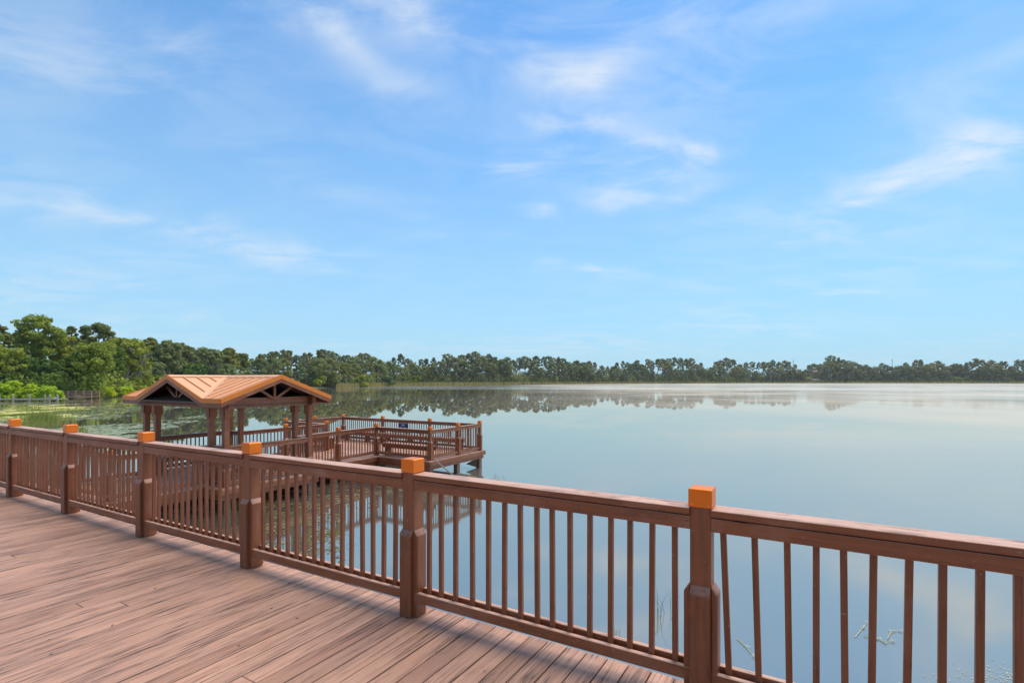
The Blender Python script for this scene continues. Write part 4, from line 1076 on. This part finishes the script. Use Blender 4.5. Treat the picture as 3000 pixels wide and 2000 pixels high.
def gen_twigs():
    for (cx, cy, n, sx_, sy_, h, ln) in ((930,1580,200,50,30,.10,.15),(850,1520,120,50,25,.12,.15),(985,1560,20,8,4,.28,.04),(775,1500,50,20,10,.35,.08),(690,1490,60,20,8,.35,.10)):
        for _ in range(n):
            P_ = at_px(rs.gauss(cx,sx_), rs.gauss(cy,sy_), WATER); yield (P_.x, P_.y, WATER-.01, h*rs.uniform(.4,1.1), rs.uniform(.002,.006), rs.gauss(0,ln), rs.gauss(0,ln))
blades('water_weed', F_GRASS, gen_twigs(), 'thin yellow-green weed sprouting from the water beside the pier', 'water weed')
def stalks(cx, cy, n, spx, spy, h, label, bent=.1, seed=1):
    rr_ = random.Random(seed); c0 = at_px(cx, cy, WATER); e = empty('water_plant', c0); tag(e, label, 'water plant')
    mb = MB()
    for _ in range(n):
        P_ = at_px(cx+rr_.uniform(-spx,spx), cy+rr_.uniform(-spy,spy), WATER)-c0; l = h*rr_.uniform(.4,1.1); bx, by = rr_.gauss(0,bent), rr_.gauss(0,bent)
        mb.tube([(P_.x,P_.y,-.05),(P_.x+bx*.4,P_.y+by*.4,l*.6),(P_.x+bx*1.3,P_.y+by*1.3,l)], [.0035,.003,.001], 4)
    obj('stem', mb, F_GRASS, e)
stalks(1955, 1800, 12, 32, 14, .34, 'thin grass stalks rising from the water left of the tallest near post', .06, 3)
stalks(1805, 1860, 4, 10, 6, .12, 'few tiny weed stems seen low between the balusters', .05, 4)
def float_stem(pts, label, seed):
    rr_ = random.Random(seed); P_ = [at_px(x, y, WATER+.012) for x, y in pts]; e = empty('floating_stem', P_[0]); tag(e, label, 'floating stem')
    mb = MB(); q_ = [tuple(p-P_[0]) for p in P_]; mb.tube(q_, [.005]*(len(q_)-1)+[.002], 5); obj('stem', mb, PALE, e)
    lf = MB()
    for p in q_[1:]:
        for _ in range(5):
            an = rr_.uniform(0,6.28); l = rr_.uniform(.03,.07); k = len(lf.v); dx, dy = l*math.cos(an), l*math.sin(an)
            lf.v += [p, (p[0]+dx*.5-dy*.12, p[1]+dy*.5+dx*.12, p[2]+.012), (p[0]+dx,p[1]+dy,p[2]+.006), (p[0]+dx*.5+dy*.12, p[1]+dy*.5-dx*.12, p[2]+.012)]; lf.f.append((k,k+1,k+2,k+3))
    obj('leaf', lf, PALE, e)
float_stem([(2505,1865),(2530,1835),(2542,1822)], 'pale floating stem left of the sixth baluster right of the tall post', 1)
float_stem([(2530,1862),(2570,1868),(2590,1878),(2622,1878)], 'pale leafy stem floating behind the sixth baluster right of the tall post', 2)
float_stem([(2600,1870),(2612,1848),(2640,1845)], 'short pale leafy stem floating just right of the sixth baluster', 3)
float_stem([(2158,1868),(2185,1892),(2208,1922)], 'pale straight stem floating right of the tall post', 4)

# ------------------------------------------------------------------ the air over the lake
mb = MB(); mb.box(-1500, 1500, -120, 1100, -6, 60)
m = bpy.data.materials.new('haze_air'); m.use_nodes = True; t = m.node_tree; t.nodes.clear()
o = t.nodes.new('ShaderNodeOutputMaterial'); pv = t.nodes.new('ShaderNodeVolumePrincipled'); pv.inputs['Color'].default_value = (.92,.95,1,1); pv.inputs['Density'].default_value = .00012
t.links.new(pv.outputs[0], o.inputs['Volume'])
hz_ = obj('haze', mb, m); tag(hz_, 'thin summer haze over the lake', 'haze', kind='stuff')

lv = random.Random(52); pts_ = [(1165,1868),(455,1722),(795,1780),(480,1665),(870,1810),(150,1915),(985,1745),(1420,1965),(700,1890),(330,1830)]
LEAFD = simple('dry_leaf', (.16,.085,.045), .8)
for i, (x_, y_) in enumerate(pts_):
    c0 = at_px(x_, y_, .004); mb = MB(); a0 = lv.uniform(0, 6.28); l = lv.uniform(.010, .024)
    d_ = Vector((math.cos(a0), math.sin(a0), 0)); n_ = Vector((-d_.y, d_.x, 0))
    mb.v = [tuple(-d_*l), tuple(n_*l*.45+Vector((0,0,.004))), tuple(d_*l+Vector((0,0,.003))), tuple(-n_*l*.4+Vector((0,0,.005)))]; mb.f = [(0,1,2,3)]
    o_ = obj('dry_leaf', mb, LEAFD, None, c0); tag(o_, 'tiny dry brown leaf lying on the faded deck boards', 'leaf', 'dry leaves on the deck')
